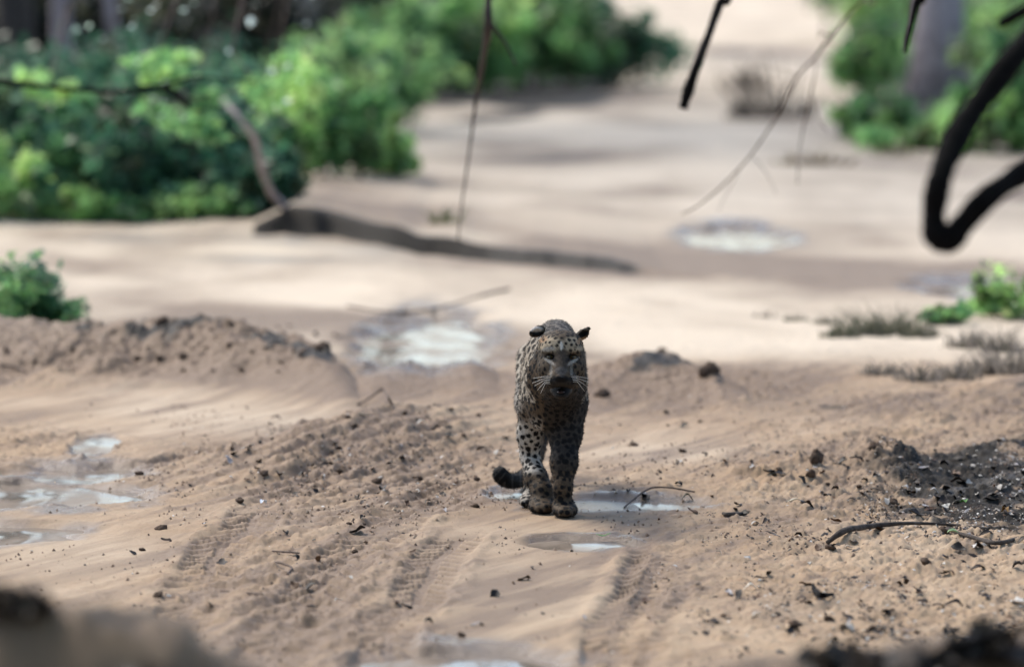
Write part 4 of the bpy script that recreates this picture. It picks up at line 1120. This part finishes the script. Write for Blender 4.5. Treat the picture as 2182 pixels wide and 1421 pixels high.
def surf_px(px, py):
    """walk the view ray down to the ground"""
    x, y = surf_many([px], [py])
    return float(x[0]), float(y[0])
heights_cache = {}
def surf_many(pxs, pys):
    pxs = np.asarray(pxs, float); pys = np.asarray(pys, float)
    aa = (pxs - 1091) / F; bb = (710.5 - pys) / F; dy = CP + bb * SP; dz = -SP + bb * CP
    Y = CAM.z / (SP - bb * CP) * dy - 3.4; done = np.zeros(len(Y), bool); 
    for k in range(150):
        x = aa / dy * Y; z = CAM.z + dz / dy * Y
        h = look(x, Y); done |= (h >= z); Y = np.where(done, Y, Y + 0.03)
    return aa / dy * Y, Y
KN = {'dark': ('dark dead leaf', 'dead leaf', 'dark dead leaves'), 'brown': ('reddish brown dead leaf', 'dead leaf', 'brown dead leaves'), 'pale': ('pale dry leaf scrap', 'dead leaf', 'pale leaf scraps'), 'clod': ('dark soil clod', 'soil clod', 'soil clods')}
for (x0, x1), (y0, y1), nd, nb, npl, ncl, words, zone in ZONES:
    for kind, cnt in (('dark', nd), ('brown', nb), ('pale', npl), ('clod', ncl)):
        pxs = rng.uniform(x0, x1, cnt); pys = rng.uniform(y0, y1, cnt)
        if x0 == 1500: pxs = x1 - (x1 - x0) * rng.random(cnt) ** 1.4; pys = y0 + (y1 - y0) * rng.random(cnt) ** .8
        if x0 == 1930: q = (pxs - 1930) / 260; pys = 1000 + (1110 - 1000) * rng.random(cnt) - q * 40 * rng.random(cnt)
        X_, Y_ = surf_many(pxs, pys)
        for x, yy in zip(X_, Y_):
            i = random.randrange(len(proto[kind])); base = proto[kind][i]
            if (kind, i) in used:
                o = base.copy(); COL.objects.link(o)
            else: o = base; used.add((kind, i))
            land(o, x, yy, 0.004 if kind != 'clod' else 0.003, tilt=.3, s=0.55 + random.random() * .75)
            side_ = ['far left', 'left', 'middle', 'right', 'far right'][min(4, int(5 * (x - X_.min()) / (X_.max() - X_.min() + 1e-6)))]
            near_ = ['front', 'centre', 'back'][min(2, int(3 * (yy - Y_.min()) / (Y_.max() - Y_.min() + 1e-6)))]
            tag(o, f'{SHAPE[kind][i]} {KN[kind][0]} {words}, {side_} {near_}', KN[kind][1], f'{KN[kind][2]} on the {zone}' if 'heap' not in zone else f'{KN[kind][2]} in the {zone}')

# the crumbs too small to count, as one piece of ground cover
def crumbs(name, n, dens, cols, size, flatn):
    pxs = rng.uniform(-250, 2430, n * 6); pys = 860 + 620 * rng.random(n * 6)
    keep = rng.random(n * 6) < dens(pxs, pys) * (0.12 + sstep(-.05, .3, fbm(pxs * .011, pys * .03, 3, 301)) * 1.2); pxs, pys = pxs[keep][:n], pys[keep][:n]
    bb = (710.5 - pys) / F; Y = CAM.z * (CP + bb * SP) / (SP - bb * CP); X = (pxs - 1091) / F * Y / (CP + bb * SP)
    Z = look(X, Y) + .001; m = len(X)
    ang = rng.random(m) * 6.28; s = size * (0.35 + 1.3 * rng.random(m) ** 2.2)
    ax = np.stack([np.cos(ang), np.sin(ang), .35 * rng.normal(size=m)], 1) * s[:, None]
    ay = np.stack([-np.sin(ang), np.cos(ang), .35 * rng.normal(size=m)], 1) * s[:, None] * .5
    up = np.array([0, 0, 1]) * (s * flatn)[:, None]; P0 = np.stack([X, Y, Z], 1)
    v = np.stack([P0 - ax, P0 + ay, P0 + ax, P0 - ay, P0 + up], 1).reshape(-1, 3)
    b0 = np.arange(m)[:, None] * 5
    f = np.concatenate([b0 + np.array([[0, 1, 4]]), b0 + np.array([[1, 2, 4]]), b0 + np.array([[2, 3, 4]]), b0 + np.array([[3, 0, 4]])])
    cc = np.array(cols)[rng.integers(len(cols), size=m)]
    return tag(mesh_obj(name, v, f, LITTER, None, False, np.repeat(cc, 5, 0)), kind='stuff')
def dens1(px, py):
    d = .012 + 1.6 * blob(px, py, 2110, 1060, 190, 75) + .35 * blob(px, py, 1950, 1250, 420, 170) + .30 * blob(px, py, 770, 990, 280, 80) + .3 * blob(px, py, 1750, 1020, 180, 60) + .35 * blob(px, py, 2050, 1370, 300, 50)
    return np.clip(d * (1 - .8 * blob(px, py, 1100, 1260, 180, 120)), 0.01, 1)
crumbs('leaf_litter', 15000, dens1, DARKL * 2 + BROWNL + PALEL[:2] , .008, .5)
crumbs('dead_leaf_scraps', 1500, lambda a, b_: np.clip(dens1(a, b_) - .10, .0, 1), DARKL * 3 + BROWNL + PALEL[:1], .017, .35)
crumbs('bleached_leaf_scraps', 480, lambda a, b_: np.clip(dens1(a, b_) - .12, .0, 1), PALEL, .015, .3)
crumbs('white_leaf_flakes', 2600, lambda a, b_: np.clip(dens1(a, b_) - .05, .0, 1), PALEL, .008, .3)
def dens2(px, py): return np.clip(.05 + .6 * blob(px, py, 760, 1000, 330, 100) + .4 * blob(px, py, 1850, 1050, 420, 170), 0, 1)
crumbs('soil_crumbs', 12000, dens2, [(0.20, .13, .085), (0.13, .08, .05), (0.30, .22, .15), (0.07, .045, .03)], .0065, .9)

# single things one can point at
def lone_leaf(px, py, L, W, col, label, cat='dead leaf', curl=.5, curv=.15, rz=None, name='dead_leaf', up=.006):
    x, yy = surf_px(px, py); o = leaf_mesh(name, L, W, curl, curv, col); land(o, x, yy, up, rz, .1); return tag(o, label, cat)
GRN = (0.10, .25, .05)
lone_leaf(2052, 1082, .040, .022, GRN, 'fresh green leaf in the dark leaf heap at the right', 'leaf', name='green_leaf', up=.02)
lone_leaf(2030, 1150, .038, .026, (0.22, .34, .16), 'pale green leaf standing below the leaf heap', 'leaf', name='green_leaf', up=.02, curv=.3)
lone_leaf(2140, 1098, .045, .018, (0.24, .13, .03), 'ochre yellow leaf in the heap near the right edge', 'leaf', name='yellow_leaf', up=.01)
lone_leaf(1285, 1158, .052, .03, (0.09, .22, .05), 'green leaf floating in the small puddle before the leopard', 'leaf', name='green_leaf', up=.03, curv=.03, curl=.1)
lone_leaf(1967, 1287, .036, .022, (0.006, .006, .008), 'black oval leaf on pale scraps at the lower right', rz=.2)
lone_leaf(1778, 920 + 258, .05, .014, DARKL[0], 'dark pointed leaf standing on edge left of the curved stick', rz=2.2, curv=.2)
lone_leaf(775, 1078, .055, .013, (0.02, .008, .006), 'dark red brown leaf standing tilted on the littered ridge', rz=1.2, up=.012, curv=.05)
lone_leaf(1620, 1240, .05, .012, DARKL[1], 'long black leaf lying flat above the crescent pod', rz=.1)
lone_leaf(1690, 1072, .055, .018, (0.55, .52, .42), 'cream leaf curled up on the right mound foot', rz=.1, curv=.12)
lone_leaf(1600, 1258, .045, .018, (0.6, .55, .47), 'cream flat leaf left of the crescent pod', rz=.05)
lone_leaf(562, 1080, .035, .022, (0.55, .62, .70), 'bluish white scrap standing on the littered sand', 'leaf scrap', name='leaf_scrap', curv=.4, up=.008)
lone_leaf(775, 893, .05, .014, (0.6, .58, .52), 'white leaf on the crest of the littered ridge', rz=.1)
lone_leaf(900, 910, .045, .014, (0.6, .58, .52), 'white leaf on the ridge halfway to the leopard', rz=.3)
lone_leaf(1465, 1072, .045, .02, (0.03, .04, .015), 'dark leaf at the right end of the arched stem', rz=.1, curv=.3)
def lone_clod(px, py, r, seed, label, col=None, sq=.6):
    x, yy = surf_px(px, py); o = clod_mesh('soil_clod', r, seed, None, sq); land(o, x, yy, r * .3, None, .1); return tag(o, label, 'soil clod')
lone_clod(296, 1011, .018, 31, 'black oval lump at the end of the blue puddle', sq=.45)
lone_clod(690, 745, .035, 32, 'dark clod at the right end of the rear ridge')
lone_clod(1512, 797, .045, 33, 'dark rounded clod on the ridge right of the leopard', sq=.9)
lone_clod(1285, 846, .035, 34, 'reddish dark clod just right of the leopard')
lone_clod(1738, 985, .024, 35, 'pointed dark clod on the small right mound', sq=1.4)
lone_clod(1865, 957, .024, 36, 'dark clod on top of the larger right mound', sq=.8)
lone_clod(296, 770, .020, 37, 'dark hole sized clod leftmost in the row under the rear ridge')
lone_clod(341, 770, .020, 38, 'middle dark clod in the row under the rear ridge')
lone_clod(390, 766, .022, 39, 'right dark clod in the row under the rear ridge')
lone_clod(490, 742, .020, 40, 'dark clod high on the rear ridge slope')
lone_clod(1410, 750, .022, 41, 'small dark clod on the crest behind the leopard')
lone_clod(345, 690, .03, 42, 'dark clod on the crest of the rear ridge')
def stick(pts, mat, label, name='stick', cat='stick', sides=7):
    """pts: (px, py, radius px, lift m); each point rests on the ground, raised by lift"""
    W = []
    for a, b_, r, lift in pts:
        x, yy = surf_px(a, b_ + lift * 604 * 18 / 18); W.append((x, yy, hz(x, yy) + lift + .004, r * yy / F))
    o0 = Vector(W[0][:3]); S = spline(W, 6); g = Geo()
    g.tube([Vector(s[:3]) - o0 for s in S], [max(s[3], .0008) for s in S], sides, wob=.25)
    o = g.build(name, mat); o.location = o0; return tag(o, label, cat)
stick([(762, 866, 2.5, 0), (790, 846, 2.6, .02), (813, 829, 2.8, .045), (818, 831, 2.6, .043), (826, 846, 2.4, .025), (835, 866, 2.4, 0)], TWIG, 'thin bent twig rising like a tent from the littered ridge crest')
stick([(1330, 1084, 2, 0), (1350, 1066, 2.2, .015), (1385, 1050, 2, .03), (1430, 1045, 2, .03), (1480, 1050, 1.6, .01)], TWIG, 'thin arched stem right of the leopard by the puddle')
stick([(1762, 1162, 5, 0), (1800, 1143, 7, .01), (1860, 1130, 6, .015), (1930, 1123, 4, .01), (2020, 1122, 3, 0), (2110, 1130, 3, 0)], BARK, 'dark curved stick lying below the leaf heap')
stick([(2010, 1130, 3, 0), (2080, 1150, 5, .01), (2130, 1160, 5, .01), (2200, 1140, 4, 0)], BARK, 'dark crooked stick at the right edge below the leaf heap')
stick([(1732, 1252, 3, 0), (1737, 1266, 6, .01), (1752, 1276, 7, .012), (1775, 1272, 3, .004)], BLACKB, 'black crescent shaped pod on the right sand', 'seed_pod', 'seed pod')
stick([(1540, 1097, 3, 0), (1552, 1100, 5, .004), (1590, 1096, 4, .004)], BARK, 'short dark stick on the sand right of the leopard')
stick([(470, 1262, 1.6, 0), (530, 1267, 2, 0), (560, 1268, 1.6, 0)], TWIG, 'thin straight twig on the left foreground sand')
stick([(585, 1208, 1.6, 0), (620, 1214, 2.4, 0), (612, 1226, 2, 0)], TWIG, 'short hooked twig on the left foreground sand')
stick([(580, 1178, 1.6, 0), (610, 1182, 2, .006), (638, 1186, 2, 0)], TWIG, 'looped pale twig above the hooked one')
stick([(0, 782, 2.4, 0), (30, 782, 2.6, .01), (58, 796, 2, 0)], TWIG, 'arched twig on the sand at the left edge')
stick([(740, 655, 3, 0), (830, 668, 3.5, 0), (930, 660, 3, 0), (1040, 628, 3, 0), (1085, 618, 3, 0)], TWIG, 'long thin stick lying on the pale far road')
# blurred things close to the camera at the bottom edge
for px, py, Y, w, h_, n_, lab in [(1990, 1440, 11.0, 150, 100, 150, 'black out of focus clump of dead leaves at the bottom right'), (2120, 1450, 11.1, 200, 62, 130, 'dark low clump of dead leaves in the bottom right corner'),
                             (1800, 1440, 11.1, 200, 42, 90, 'low dark leaf clump left of the black one at the bottom edge'),
                             (310, 1400, 9.8, 190, 75, 130, 'dark blurred clump of dead leaves on the near bank'), (10, 1330, 9.95, 110, 45, 60, 'dark blurred clump on the near bank at the left edge'), (70, 1306, 9.95, 40, 26, 22, 'small dark tuft on top of the near bank')]:
    shrub(px, py, Y, w, h_, n_, .04, [(0.03, .025, .021), (0.05, .04, .033), (0.09, .07, .055)] if px < 500 else [(0.012, .010, .009), (0.022, .018, .015), (0.05, .04, .032)], lab, None, 'dead leaves', 'leaf_clump', 12, stems=1)
branch_px('stick', [(1960,1412,11,8),(2010,1388,11,10),(2080,1365,11,10),(2182,1338,11,9),(2320,1310,11,8)], BLACKB, 'blurred black stick crossing the bottom right corner', 'stick')
